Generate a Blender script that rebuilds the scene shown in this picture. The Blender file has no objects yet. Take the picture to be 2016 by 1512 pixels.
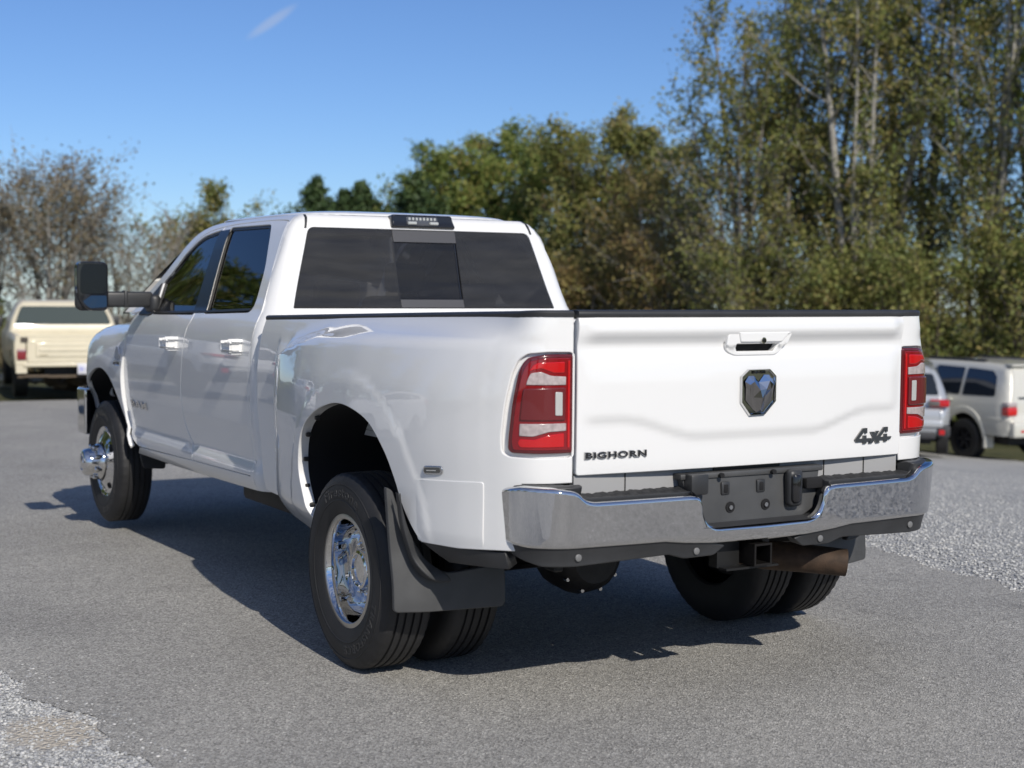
import bpy, bmesh, math, random
import numpy as np
from bisect import bisect_right
from mathutils import Vector, Matrix, Quaternion
from mathutils.geometry import delaunay_2d_cdt

SC = bpy.context.scene
COL = SC.collection
PI = math.pi
R_ = math.radians
random.seed(7); np.random.seed(7)

# ---------------------------------------------------------------- camera
cam_d = bpy.data.cameras.new('camera')
cam = bpy.data.objects.new('camera', cam_d)
COL.objects.link(cam)
SC.camera = cam
YAW, PITCH, ROLL = -0.5314, -0.0629, 0.0074
fwd = Vector((-math.sin(YAW) * math.cos(PITCH), math.cos(YAW) * math.cos(PITCH), math.sin(PITCH)))
rgt = Vector((math.cos(YAW), math.sin(YAW), 0))
upv = rgt.cross(fwd)
r2 = rgt * math.cos(ROLL) + upv * math.sin(ROLL)
u2 = -rgt * math.sin(ROLL) + upv * math.cos(ROLL)
mw = Matrix(((r2.x, u2.x, -fwd.x, -3.6236), (r2.y, u2.y, -fwd.y, -4.3969), (r2.z, u2.z, -fwd.z, 1.539), (0, 0, 0, 1)))
cam.matrix_world = mw
cam_d.sensor_width = 36
cam_d.lens = 2927.24 / 2016 * 36
cam_d.clip_start = 0.1
cam_d.clip_end = 3000
cam_d.dof.use_dof = True
cam_d.dof.focus_distance = 6.3
cam_d.dof.aperture_fstop = 2.6

# ---------------------------------------------------------------- sky, sun, exposure
SUN_EL = R_(35.9)
world = bpy.data.worlds.new('World')
SC.world = world
world.use_nodes = True
wn = world.node_tree
sky = wn.nodes.new('ShaderNodeTexSky')
sky.sky_type = 'NISHITA'
sky.sun_disc = False
sky.sun_elevation = SUN_EL
sky.sun_rotation = PI + 0.087
sky.air_density = 1.0
sky.dust_density = 0.0
sky.ozone_density = 3.0
sky.altitude = 900
bg = wn.nodes['Background']
bg.inputs['Strength'].default_value = 0.094
tint = wn.nodes.new('ShaderNodeMix'); tint.data_type = 'RGBA'; tint.blend_type = 'MULTIPLY'; tint.inputs[0].default_value = 1
tint.inputs[7].default_value = (.565, .705, .95, 1)
wn.links.new(sky.outputs[0], tint.inputs[6])
# thin streaky cirrus: almost none ahead, a light veil over the sky behind the camera, as the rear window mirrors it
wtc = wn.nodes.new('ShaderNodeTexCoord'); wmp = wn.nodes.new('ShaderNodeMapping'); wmp.inputs['Scale'].default_value = (1.2, 2.0, 7.0); wmp.inputs['Rotation'].default_value = (0, .12, .5)
wnz = wn.nodes.new('ShaderNodeTexNoise'); wnz.inputs['Scale'].default_value = 2.2; wnz.inputs['Detail'].default_value = 7; wnz.inputs['Roughness'].default_value = .6
wn.links.new(wtc.outputs['Generated'], wmp.inputs[0]); wn.links.new(wmp.outputs[0], wnz.inputs['Vector'])
wr = wn.nodes.new('ShaderNodeMapRange'); wr.interpolation_type = 'SMOOTHSTEP'; wr.inputs[1].default_value = .36; wr.inputs[2].default_value = .72
wn.links.new(wnz.outputs[0], wr.inputs[0])
wdt = wn.nodes.new('ShaderNodeVectorMath'); wdt.operation = 'DOT_PRODUCT'; wdt.inputs[1].default_value = (-.50, -.86, 0)
wn.links.new(wtc.outputs['Generated'], wdt.inputs[0])
wb = wn.nodes.new('ShaderNodeMapRange'); wb.interpolation_type = 'SMOOTHSTEP'; wb.inputs[1].default_value = -.55; wb.inputs[2].default_value = .9; wb.inputs[3].default_value = 0; wb.inputs[4].default_value = .9
wn.links.new(wdt.outputs['Value'], wb.inputs[0])
wm = wn.nodes.new('ShaderNodeMath'); wm.operation = 'MULTIPLY'; wn.links.new(wr.outputs[0], wm.inputs[0]); wn.links.new(wb.outputs[0], wm.inputs[1])
# one faint wisp ahead, upper left of the view
wdir = (rgt * ((530 - 1008) / 2927) + upv * ((756 - 46) / 2927) + fwd).normalized()
wdx = (rgt * .82 + upv * .57).normalized(); wdy = (upv * .82 - rgt * .57).normalized()
def wdot(v, off, k):
    d = wn.nodes.new('ShaderNodeVectorMath'); d.operation = 'DOT_PRODUCT'; d.inputs[1].default_value = tuple(v); wn.links.new(wtc.outputs['Generated'], d.inputs[0])
    a = wn.nodes.new('ShaderNodeMath'); a.operation = 'SUBTRACT'; wn.links.new(d.outputs['Value'], a.inputs[0]); a.inputs[1].default_value = off
    b = wn.nodes.new('ShaderNodeMath'); b.operation = 'MULTIPLY'; wn.links.new(a.outputs[0], b.inputs[0]); b.inputs[1].default_value = k
    c = wn.nodes.new('ShaderNodeMath'); c.operation = 'MULTIPLY'; wn.links.new(b.outputs[0], c.inputs[0]); wn.links.new(b.outputs[0], c.inputs[1]); return c
wa = wn.nodes.new('ShaderNodeMath'); wa.operation = 'ADD'; wn.links.new(wdot(wdx, wdir.dot(wdx), 55).outputs[0], wa.inputs[0]); wn.links.new(wdot(wdy, wdir.dot(wdy), 330).outputs[0], wa.inputs[1])
ws = wn.nodes.new('ShaderNodeMapRange'); ws.interpolation_type = 'SMOOTHSTEP'; ws.inputs[1].default_value = 1.6; ws.inputs[2].default_value = 0; ws.inputs[3].default_value = 0; ws.inputs[4].default_value = .30
wn.links.new(wa.outputs[0], ws.inputs[0])
wmx = wn.nodes.new('ShaderNodeMath'); wmx.operation = 'MAXIMUM'; wn.links.new(wm.outputs[0], wmx.inputs[0]); wn.links.new(ws.outputs[0], wmx.inputs[1])
cl = wn.nodes.new('ShaderNodeMix'); cl.data_type = 'RGBA'; cl.inputs[7].default_value = (5.4, 5.6, 6.0, 1)
wn.links.new(wmx.outputs[0], cl.inputs[0]); wn.links.new(tint.outputs[2], cl.inputs[6]); wn.links.new(cl.outputs[2], bg.inputs[0])
sun_d = bpy.data.lights.new('sun', 'SUN')
sun_d.energy = 3.6
sun_d.angle = R_(0.53)
sun_d.color = (1.0, 0.94, 0.85)
sun = bpy.data.objects.new('sun', sun_d)
COL.objects.link(sun)
sun.rotation_euler = Vector((0.12, 1.38, -1.0)).to_track_quat('-Z', 'Y').to_euler()
sun.location = (-2, -30, 30)
SC.view_settings.view_transform = 'Standard'
SC.view_settings.look = 'None'
SC.view_settings.gamma = 1
SC.view_settings.use_curve_mapping = False
SC.view_settings.exposure = 0.18
SC.render.engine = 'CYCLES'
SC.cycles.max_bounces = 8
SC.cycles.transparent_max_bounces = 12
SC.cycles.caustics_reflective = False
SC.cycles.caustics_refractive = False

# ---------------------------------------------------------------- materials
MATS = {}
def mat(name, col=(.5, .5, .5), rough=.5, metal=0., coat=0., spec=.5, bump=None, var=None, **kw):
    """bump=(scale, strength, distance); var=(scale, amount) darkens and lightens the base colour by a soft noise"""
    if name in MATS: return MATS[name]
    m = bpy.data.materials.new(name); m.use_nodes = True
    nt = m.node_tree; b = nt.nodes['Principled BSDF']
    b.inputs['Base Color'].default_value = (*col, 1)
    b.inputs['Roughness'].default_value = rough
    b.inputs['Metallic'].default_value = metal
    b.inputs['Coat Weight'].default_value = coat
    b.inputs['Coat Roughness'].default_value = kw.get('coat_rough', .02)
    b.inputs['Specular IOR Level'].default_value = spec
    tc = nt.nodes.new('ShaderNodeTexCoord')
    if bump:
        n = nt.nodes.new('ShaderNodeTexNoise'); n.inputs['Scale'].default_value = bump[0]; n.inputs['Detail'].default_value = 4
        nt.links.new(tc.outputs['Object'], n.inputs['Vector'])
        bp = nt.nodes.new('ShaderNodeBump'); bp.inputs['Strength'].default_value = bump[1]; bp.inputs['Distance'].default_value = bump[2]
        nt.links.new(n.outputs[0], bp.inputs['Height']); nt.links.new(bp.outputs[0], b.inputs['Normal'])
    if var:
        n = nt.nodes.new('ShaderNodeTexNoise'); n.inputs['Scale'].default_value = var[0]; n.inputs['Detail'].default_value = 5
        nt.links.new(tc.outputs['Object'], n.inputs['Vector'])
        mp = nt.nodes.new('ShaderNodeMapRange'); mp.inputs[1].default_value = .3; mp.inputs[2].default_value = .7
        mp.inputs[3].default_value = 1 - var[1]; mp.inputs[4].default_value = 1 + var[1]
        nt.links.new(n.outputs[0], mp.inputs[0])
        mx = nt.nodes.new('ShaderNodeVectorMath'); mx.operation = 'MULTIPLY'
        mx.inputs[0].default_value = col
        nt.links.new(mp.outputs[0], mx.inputs[1]); nt.links.new(mx.outputs[0], b.inputs['Base Color'])
        if kw.get('rough_var'):
            m2 = nt.nodes.new('ShaderNodeMapRange'); m2.inputs[1].default_value = .3; m2.inputs[2].default_value = .7
            m2.inputs[3].default_value = rough * .7; m2.inputs[4].default_value = min(1, rough * 1.4)
            nt.links.new(n.outputs[0], m2.inputs[0]); nt.links.new(m2.outputs[0], b.inputs['Roughness'])
    MATS[name] = m
    return m

def glass_mat(name, tint, refl=1.0, ior=1.5, sheen=0.):
    if name in MATS: return MATS[name]
    m = bpy.data.materials.new(name); m.use_nodes = True
    nt = m.node_tree; nt.nodes.clear()
    o = nt.nodes.new('ShaderNodeOutputMaterial'); mx = nt.nodes.new('ShaderNodeMixShader')
    t = nt.nodes.new('ShaderNodeBsdfTransparent'); t.inputs[0].default_value = (*tint, 1)
    g = nt.nodes.new('ShaderNodeBsdfGlossy'); g.inputs['Roughness'].default_value = .015; g.inputs[0].default_value = (refl,) * 3 + (1,)
    f = nt.nodes.new('ShaderNodeFresnel'); f.inputs[0].default_value = ior
    src = t.outputs[0]
    if sheen:      # streaky grey mixed into the colour for the pale cloud the pane mirrors
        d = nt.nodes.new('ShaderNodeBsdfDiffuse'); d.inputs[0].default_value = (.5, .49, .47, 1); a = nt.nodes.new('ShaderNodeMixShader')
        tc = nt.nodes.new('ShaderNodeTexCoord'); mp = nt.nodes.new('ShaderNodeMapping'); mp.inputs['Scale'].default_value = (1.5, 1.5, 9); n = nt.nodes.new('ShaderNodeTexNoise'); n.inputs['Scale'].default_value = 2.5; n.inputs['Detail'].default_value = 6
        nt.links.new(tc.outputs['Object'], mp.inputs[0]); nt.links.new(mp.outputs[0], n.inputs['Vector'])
        mr = nt.nodes.new('ShaderNodeMapRange'); mr.inputs[1].default_value = .3; mr.inputs[2].default_value = .7; mr.inputs[3].default_value = sheen * .75; mr.inputs[4].default_value = sheen * 1.25
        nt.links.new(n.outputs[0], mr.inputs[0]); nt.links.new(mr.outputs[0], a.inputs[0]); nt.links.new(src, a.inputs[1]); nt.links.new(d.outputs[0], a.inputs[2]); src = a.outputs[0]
    nt.links.new(f.outputs[0], mx.inputs[0]); nt.links.new(src, mx.inputs[1]); nt.links.new(g.outputs[0], mx.inputs[2])
    nt.links.new(mx.outputs[0], o.inputs[0])
    MATS[name] = m
    return m

def leaf_mat(name, cols, transl=.4):
    m = bpy.data.materials.new(name); m.use_nodes = True
    nt = m.node_tree; nt.nodes.clear()
    o = nt.nodes.new('ShaderNodeOutputMaterial'); mx = nt.nodes.new('ShaderNodeMixShader')
    g = nt.nodes.new('ShaderNodeNewGeometry'); cr = nt.nodes.new('ShaderNodeValToRGB')
    cr.color_ramp.interpolation = 'LINEAR'
    els = cr.color_ramp.elements
    while len(els) < len(cols): els.new(0.5)
    for i, c in enumerate(cols):
        els[i].position = i / (len(cols) - 1); els[i].color = (*c, 1)
    # blend a per-leaf random value with a soft clump-sized noise so neighbouring leaves share a hue
    tc = nt.nodes.new('ShaderNodeTexCoord'); n = nt.nodes.new('ShaderNodeTexNoise'); n.inputs['Scale'].default_value = .55
    nt.links.new(tc.outputs['Object'], n.inputs['Vector'])
    ad = nt.nodes.new('ShaderNodeMath'); ad.operation = 'MULTIPLY_ADD'; ad.inputs[1].default_value = .55
    ml = nt.nodes.new('ShaderNodeMapRange'); ml.inputs[1].default_value = .3; ml.inputs[2].default_value = .7; ml.inputs[4].default_value = .5
    nt.links.new(n.outputs[0], ml.inputs[0])
    nt.links.new(g.outputs['Random Per Island'], ad.inputs[0]); nt.links.new(ml.outputs[0], ad.inputs[2])
    nt.links.new(ad.outputs[0], cr.inputs[0])
    d = nt.nodes.new('ShaderNodeBsdfPrincipled'); d.inputs['Roughness'].default_value = .55; d.inputs['Specular IOR Level'].default_value = .3
    t = nt.nodes.new('ShaderNodeBsdfTranslucent')
    nt.links.new(cr.outputs[0], d.inputs['Base Color']); nt.links.new(cr.outputs[0], t.inputs[0])
    mx.inputs[0].default_value = transl
    nt.links.new(d.outputs[0], mx.inputs[1]); nt.links.new(t.outputs[0], mx.inputs[2]); nt.links.new(mx.outputs[0], o.inputs[0])
    MATS[name] = m
    return m

WHITE = mat('white_paint', (.765, .765, .755), .35, 0, 1.0, .5, coat_rough=.015)
CHROME = mat('chrome', (.72, .72, .72), .035, 1)
CHROMED = mat('chrome_dull', (.60, .60, .60), .16, 1)
BLKG = mat('black_gloss', (.012, .012, .013), .08, 0, .5)
BLKP = mat('black_plastic', (.030, .031, .033), .45, bump=(900, .25, .0006), var=(9, .18))
GREYP = mat('grey_plastic', (.058, .059, .060), .5, bump=(1200, .3, .0006), var=(7, .22))
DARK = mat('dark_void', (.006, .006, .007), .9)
UNDER = mat('undercarriage', (.013, .012, .012), .6, bump=(60, .4, .004), var=(14, .5))
RUBBER = mat('tyre_rubber', (.016, .016, .017), .62, bump=(500, .3, .0008), var=(6, .3))
RUBBERL = mat('tyre_letter', (.032, .032, .033), .55)
SEAL = mat('rubber_seal', (.02, .02, .02), .4)
GLASS = glass_mat('tinted_glass', (.05, .058, .062), 1.0, 1.52)
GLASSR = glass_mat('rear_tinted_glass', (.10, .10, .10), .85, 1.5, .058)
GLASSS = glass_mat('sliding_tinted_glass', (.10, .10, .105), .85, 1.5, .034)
FRIT = mat('glass_band', (.075, .073, .072), .3, 0, .5)
RUST = mat('rusty_pipe', (.050, .030, .018), .75, .2, bump=(180, .5, .002), var=(22, .4))
RED = mat('red_lens', (.21, .003, .007), .10, 0, 1.0)
REDD = mat('dark_red_lens', (.10, .006, .009), .16, 0, 1.0)
REDB = mat('bright_red_lens', (.50, .006, .009), .12, 0, 1.0)
WLENS = mat('white_lens', (.42, .36, .355), .18, 0, 1.0, bump=(60, .15, .002), var=(60, .2))
LED = mat('led_reflector', (.62, .62, .58), .3, .4, .6, bump=(160, .3, .002))
STEELD = mat('bare_steel_black', (.02, .02, .02), .35, .3)
INT = mat('cab_interior', (.06, .06, .062), .8)

# ---------------------------------------------------------------- object helpers
def link(o, parent=None):
    COL.objects.link(o)
    if parent is not None:
        o.parent = parent
        o.matrix_parent_inverse = Matrix.Translation(-BASE.get(parent.name, Vector((0, 0, 0))))
    return o
BASE = {}
def tag(o, label=None, cat=None, group=None, kind=None):
    if label: o['label'] = label
    if cat: o['category'] = cat
    if group: o['group'] = group
    if kind: o['kind'] = kind
    return o
def thing(name, label, cat, loc=(0, 0, 0), group=None, local=False):
    o = bpy.data.objects.new(name, None); COL.objects.link(o)
    o.empty_display_size = .3
    if not local:
        o.location = loc
    BASE[o.name] = Vector((0, 0, 0)) if local else Vector(loc)
    return tag(o, label, cat, group)
def empty_part(name, parent):
    """a part that carries sub-parts of its own"""
    o = bpy.data.objects.new(name, None)
    o.empty_display_size = .1
    return link(o, parent)
def mesh_obj(name, verts, faces, m, parent=None, smooth=False, angle=35, mats=None, midx=None):
    me = bpy.data.meshes.new(name)
    me.from_pydata([tuple(v) for v in verts], [], faces)
    for mm in (mats or [m]): me.materials.append(mm)
    if midx is not None: me.polygons.foreach_set('material_index', midx)
    me.update()
    if smooth:
        me.shade_smooth()
        if angle < 180: me.set_sharp_from_angle(angle=R_(angle))
    o = bpy.data.objects.new(name, me)
    return link(o, parent)
class MB:
    """collects simple shapes into one mesh"""
    def __init__(s): s.v = []; s.f = []
    def add(s, v, f):
        b = len(s.v); s.v += [tuple(x) for x in v]; s.f += [tuple(i + b for i in q) for q in f]; return s
    def box(s, x0, x1, y0, y1, z0, z1, M=None):
        v = [Vector(p) for p in ((x0, y0, z0), (x1, y0, z0), (x1, y1, z0), (x0, y1, z0), (x0, y0, z1), (x1, y0, z1), (x1, y1, z1), (x0, y1, z1))]
        if M: v = [M @ p for p in v]
        return s.add(v, [(3, 2, 1, 0), (4, 5, 6, 7), (0, 1, 5, 4), (1, 2, 6, 5), (2, 3, 7, 6), (3, 0, 4, 7)])
    def rbox(s, x0, x1, y0, y1, z0, z1, r=.01, n=2, M=None):
        bm = bmesh.new(); bmesh.ops.create_cube(bm, size=1)
        for v in bm.verts: v.co = Vector(((x0 + x1) / 2 + v.co.x * (x1 - x0), (y0 + y1) / 2 + v.co.y * (y1 - y0), (z0 + z1) / 2 + v.co.z * (z1 - z0)))
        bmesh.ops.bevel(bm, geom=bm.edges[:], offset=r, segments=n, profile=.5, affect='EDGES')
        bm.verts.index_update()
        v = [M @ q.co if M else q.co.copy() for q in bm.verts]; f = [[q.index for q in p.verts] for p in bm.faces]; bm.free()
        return s.add(v, f)
    def tube(s, pts, r, n=12, cap=True):
        pts = [Vector(p) for p in pts]; rs = r if isinstance(r, (list, tuple)) else [r] * len(pts)
        V = []; F = []; nrm = None
        for i, p in enumerate(pts):
            t = (pts[min(i + 1, len(pts) - 1)] - pts[max(i - 1, 0)]).normalized()
            if nrm is None:
                nrm = t.orthogonal().normalized()
            else:
                nrm = (nrm - t * nrm.dot(t)).normalized()
            b = t.cross(nrm)
            for k in range(n):
                a = 2 * PI * k / n; V.append(p + (nrm * math.cos(a) + b * math.sin(a)) * rs[i])
        for i in range(len(pts) - 1):
            for k in range(n):
                F.append((i * n + k, i * n + (k + 1) % n, (i + 1) * n + (k + 1) % n, (i + 1) * n + k))
        if cap:
            F.append(tuple(range(n))[::-1]); F.append(tuple((len(pts) - 1) * n + k for k in range(n)))
        return s.add(V, F)
    def prism(s, poly, fn, d0, d1):
        """poly: 2D outline; fn(u, v, d) -> 3D; extruded from d0 to d1"""
        n = len(poly); V = [fn(u, v, d0) for u, v in poly] + [fn(u, v, d1) for u, v in poly]
        F = [tuple(range(n))[::-1], tuple(range(n, 2 * n))] + [(i, (i + 1) % n, n + (i + 1) % n, n + i) for i in range(n)]
        return s.add(V, F)
    def obj(s, name, m, parent=None, smooth=True, angle=35): return mesh_obj(name, s.v, s.f, m, parent, smooth, angle)
def lathe(name, prof, m, parent, cx, cy, cz, s=-1, n=72, angle=30, mod=None):
    """profile of (axial offset outward, radius) turned round the x axis; s = side the axis points to"""
    V = []; F = []; k = len(prof)
    for i in range(n):
        a = 2 * PI * i / n
        for j, (ax, r) in enumerate(prof):
            if mod: r = mod(i, j, r)
            V.append((cx + s * ax, cy - math.sin(a) * r, cz + math.cos(a) * r))
    for i in range(n):
        for j in range(k - 1):
            q = (i * k + j, i * k + j + 1, ((i + 1) % n) * k + j + 1, ((i + 1) % n) * k + j)
            F.append(q if s < 0 else q[::-1])
    return mesh_obj(name, V, F, m, parent, True, angle)

# ---------------------------------------------------------------- curve and surface helpers
def ip(T, x):
    if x <= T[0][0]: return T[0][1]
    if x >= T[-1][0]: return T[-1][1]
    k = bisect_right([t[0] for t in T], x) - 1
    x0, y0 = T[k]; x1, y1 = T[k + 1]; h = x1 - x0; t = (x - x0) / h
    def sl(i):
        if i <= 0 or i >= len(T) - 1:
            j = 0 if i <= 0 else len(T) - 2
            return (T[j + 1][1] - T[j][1]) / (T[j + 1][0] - T[j][0])
        a = (T[i][1] - T[i - 1][1]) / (T[i][0] - T[i - 1][0]); b = (T[i + 1][1] - T[i][1]) / (T[i + 1][0] - T[i][0])
        return 0 if a * b <= 0 else 2 * a * b / (a + b)
    m0, m1 = sl(k) * h, sl(k + 1) * h
    return (2 * t**3 - 3 * t * t + 1) * y0 + (t**3 - 2 * t * t + t) * m0 + (-2 * t**3 + 3 * t * t) * y1 + (t**3 - t * t) * m1
def ss(a, b, x):
    t = min(1, max(0, (x - a) / (b - a))); return t * t * (3 - 2 * t)
def rnd(poly, r, n=5, closed=True):
    """round the corners of a 2D outline; r is a number or a list per corner"""
    out = []; N = len(poly)
    for i, p in enumerate(poly):
        ri = r[i] if isinstance(r, (list, tuple)) else r
        if ri <= 0 or (not closed and i in (0, N - 1)): out.append(tuple(p)); continue
        p = Vector(p); a = Vector(poly[i - 1]) - p; b = Vector(poly[(i + 1) % N]) - p
        d = min(ri, a.length * .48, b.length * .48); A = p + a.normalized() * d; B = p + b.normalized() * d
        for k in range(n + 1):
            t = k / n; out.append(tuple(A * (1 - t)**2 + p * 2 * t * (1 - t) + B * t * t))
    return out
def dens(loop, cell):
    out = []; N = len(loop)
    for i in range(N):
        a = np.array(loop[i], float); b = np.array(loop[(i + 1) % N], float); L = np.linalg.norm(b - a)
        if L < 1e-6: continue
        k = max(1, int(math.ceil(L / cell)))
        for j in range(k): out.append(a + (b - a) * j / k)
    return np.array(out)
def area(P): x, y = P[:, 0], P[:, 1]; return .5 * np.sum(x * np.roll(y, -1) - np.roll(x, -1) * y)
def offs(P, d):
    """move a loop to the left of its direction by d"""
    a = P - np.roll(P, 1, 0); b = np.roll(P, -1, 0) - P
    a /= np.maximum(np.linalg.norm(a, axis=1, keepdims=True), 1e-9); b /= np.maximum(np.linalg.norm(b, axis=1, keepdims=True), 1e-9)
    na = np.stack([-a[:, 1], a[:, 0]], 1); nb = np.stack([-b[:, 1], b[:, 0]], 1)
    n = na + nb; L = np.linalg.norm(n, axis=1, keepdims=True); n = n / np.maximum(L, .3)
    return P + n * d / np.maximum((n * na).sum(1, keepdims=True), .6)
def inpoly(pts, P):
    x, y = pts[:, 0], pts[:, 1]; c = np.zeros(len(pts), bool); N = len(P)
    for i in range(N):
        x0, y0 = P[i]; x1, y1 = P[(i + 1) % N]
        if y0 == y1: continue
        m = ((y0 > y) != (y1 > y)) & (x < (x1 - x0) * (y - y0) / (y1 - y0) + x0); c ^= m
    return c
def panel(name, out, fn, m, parent, holes=(), cell=.04, gap=0., bev=.003, depth=.015, hint=(0, -1, 0), nb=3, close_back=False, e=1e-4):
    """A sheet of metal, plastic or glass: a 2D outline laid on the surface fn(u, v), with rolled edges turned in by depth."""
    loops = []
    P = dens(out, cell);  P = P if area(P) > 0 else P[::-1]; loops.append(P)
    for h in holes:
        H = dens(h, cell); H = H if area(H) < 0 else H[::-1]; loops.append(H)
    if gap: loops = [offs(L, gap) for L in loops]
    L0 = loops; L1 = [offs(L, bev) for L in loops]
    lo, hi = L1[0].min(0), L1[0].max(0)
    gx = np.arange(lo[0], hi[0], cell); gy = np.arange(lo[1], hi[1], cell * .866)
    G = np.array([(x + (cell / 2 if j % 2 else 0), y) for j, y in enumerate(gy) for x in gx]).reshape(-1, 2)
    if len(G):
        k = inpoly(G, L1[0])
        for H in L1[1:]: k &= ~inpoly(G, H)
        G = G[k]
    if len(G):
        B = np.concatenate(L1); d2 = np.full(len(G), 9.)
        for i in range(0, len(B), 200): d2 = np.minimum(d2, ((G[:, None] - B[None, i:i + 200])**2).sum(2).min(1))
        G = G[d2 > (cell * .5)**2]
    P2 = []; E = []; 
    for L in L1:
        b = len(P2); n = len(L); P2 += [Vector(p) for p in L]; E += [(b + i, b + (i + 1) % n) for i in range(n)]
    nb0 = len(P2); P2 += [Vector(p) for p in G]
    rv, re, rf, ov, _, _ = delaunay_2d_cdt(P2, E, [], 0, 1e-7)
    C = np.array([np.mean([rv[i][:] for i in f], 0) for f in rf])
    k = inpoly(C, L1[0])
    for H in L1[1:]: k &= ~inpoly(C, H)
    tri = [f for f, q in zip(rf, k) if q]
    hfn = hint if callable(hint) else (lambda u, v, h=Vector(hint): h)
    def nrm(u, v):
        p = Vector(fn(u, v)); hint = Vector(hfn(u, v))
        n = (Vector(fn(u + e, v)) - p).cross(Vector(fn(u, v + e)) - p)
        if n.length < 1e-14: return hint.normalized()
        n.normalize(); return n if n.dot(hint) >= 0 else -n
    V = []; N = []
    for p in rv: V.append(Vector(fn(p.x, p.y))); N.append(nrm(p.x, p.y))
    F = []
    for f in tri:
        a, b, c = V[f[0]], V[f[1]], V[f[2]]
        F.append(tuple(f) if (b - a).cross(c - a).dot(N[f[0]]) > 0 else tuple(f[::-1]))
    remap = {}
    for i, o in enumerate(ov):
        for q in o: remap.setdefault(q, i)
    base = 0; backs = []
    for A, B_ in zip(L1, L0):
        n = len(A); prev = [remap[base + i] for i in range(n)]; base += n
        NN = [nrm(*p) for p in A]; 
        P1 = [Vector(fn(*p)) for p in A]; P0 = [Vector(fn(*p)) for p in B_]
        for kk in range(1, nb + 2):
            a = min(1, kk / nb) * PI / 2; cur = []
            for i in range(n):
                side = P0[i] - P1[i]; side = side.normalized() if side.length > 1e-9 else Vector((0, 0, 0))
                q = P1[i].lerp(P0[i], math.sin(a)) - NN[i] * (bev * (1 - math.cos(a)))
                if kk == nb + 1: q = P0[i] - NN[i] * depth
                V.append(q); N.append((NN[i] * math.cos(a) + side * math.sin(a)).normalized()); cur.append(len(V) - 1)
            for i in range(n):
                j = (i + 1) % n; q = (prev[i], prev[j], cur[j], cur[i])
                va, vb, vc = V[q[0]], V[q[1]], V[q[2]]
                if (vb - va).cross(V[q[3]] - va).dot(N[q[3]] + N[q[0]] * .3) < 0: q = q[::-1]
                F.append(q)
            prev = cur
        backs.append(prev)
    if close_back: F.append(tuple(backs[0]) )
    me = bpy.data.meshes.new(name); me.from_pydata([v[:] for v in V], [], F); me.materials.append(m)
    me.shade_smooth()
    me.normals_split_custom_set_from_vertices([n[:] for n in N])
    me.update()
    return link(bpy.data.objects.new(name, me), parent)
def text_pts(s, size=1.0, extrude=.1, offset=0., shear=0., space=1.0, res=3):
    cu = bpy.data.curves.new('txt', 'FONT'); cu.body = s; cu.size = size; cu.extrude = extrude; cu.offset = offset; cu.shear = shear
    cu.space_character = space; cu.resolution_u = res; cu.align_x = 'CENTER'; cu.align_y = 'CENTER'
    o = bpy.data.objects.new('txt', cu); COL.objects.link(o)
    dg = bpy.context.evaluated_depsgraph_get(); dg.update()
    me = bpy.data.meshes.new_from_object(o.evaluated_get(dg))
    V = [v.co.copy() for v in me.vertices]; F = [tuple(p.vertices) for p in me.polygons]
    bpy.data.objects.remove(o); bpy.data.curves.remove(cu); bpy.data.meshes.remove(me)
    return V, F
def text_on(name, s, fn, m, parent, width, height, **kw):
    """lettering scaled to width x height, laid on fn(u, v, d)"""
    V, F = text_pts(s, **kw)
    xs = [v.x for v in V]; ys = [v.y for v in V]; zs = [v.z for v in V]
    cx, cy = (min(xs) + max(xs)) / 2, (min(ys) + max(ys)) / 2; sx = width / (max(xs) - min(xs)); sy = height / (max(ys) - min(ys)); zm = max(zs)
    W = [fn((v.x - cx) * sx, (v.y - cy) * sy, (v.z / zm + 1) / 2 if zm else 0) for v in V]
    return mesh_obj(name, W, F, m, parent)
# ================================================================ THE TRUCK
# shape tables: half width against height, measured in metres; y runs forward from the tailgate, x to the right
CABT = [(.44, .86), (.48, .915), (.52, .945), (.56, .962), (.60, .968), (.63, .962), (.665, .948), (.70, .952), (.80, .966), (.84, .973), (1.0, .982), (1.15, .984), (1.25, .979), (1.32, .967), (1.38, .945), (1.41, .925), (1.5, .89), (1.6, .853), (1.7, .815), (1.8, .775), (1.86, .745), (1.90, .71), (1.925, .665)]
BEDT = [(.44, .90), (.50, .95), (.56, .975), (.63, .985), (.80, .992), (1.0, 1.002), (1.15, 1.004), (1.25, .998), (1.32, .988), (1.38, .972), (1.42, .958), (1.47, .945)]
BEDA = [(.05,.99),(.15, 1.035), (.2, 1.062), (.3, 1.105), (.45, 1.150), (.6, 1.178), (.8, 1.20), (1.03, 1.213), (1.3, 1.213), (1.55, 1.20), (1.75, 1.175), (1.95, 1.14), (2.06, 1.105), (2.10, 1.06), (2.13, 1.035), (2.2, 1.033), (2.24, 1.028), (2.27, 1.004), (2.4, 1.0)]
BEDC = [(0, 1.325), (.19, 1.345), (1.05, 1.339), (1.57, 1.313), (1.81, 1.28), (2.1, 1.23)]
BEDW = [(-.9, 1), (-.45, 1), (-.2, .94), (-.05, .82), (-.008, .78), (.004, .745), (.03, .42), (.055, .20), (.085, .06), (.12, 0), (.2, 0)]
def Xcab(y, z):
    return ip(CABT, z) - .035 * ss(3.6, 5.2, y) * ss(1.35, 1.8, z)
def Xbed(y, z):
    a = max(0, ip(BEDA, y) - 1.0)
    rr = math.hypot((y - 1.03) / (1.0 if y > 1.03 else .93), (z - .53) * .97)
    return ip(BEDT, z) + a * ip(BEDW, z - ip(BEDC, y)) * (1 - .35 * ss(.62, .46, z)) + (.005 * ss(.675, .63, rr) * ss(.50, .72, z) * (y < 1.9) if rr < .675 else 0)
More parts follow.
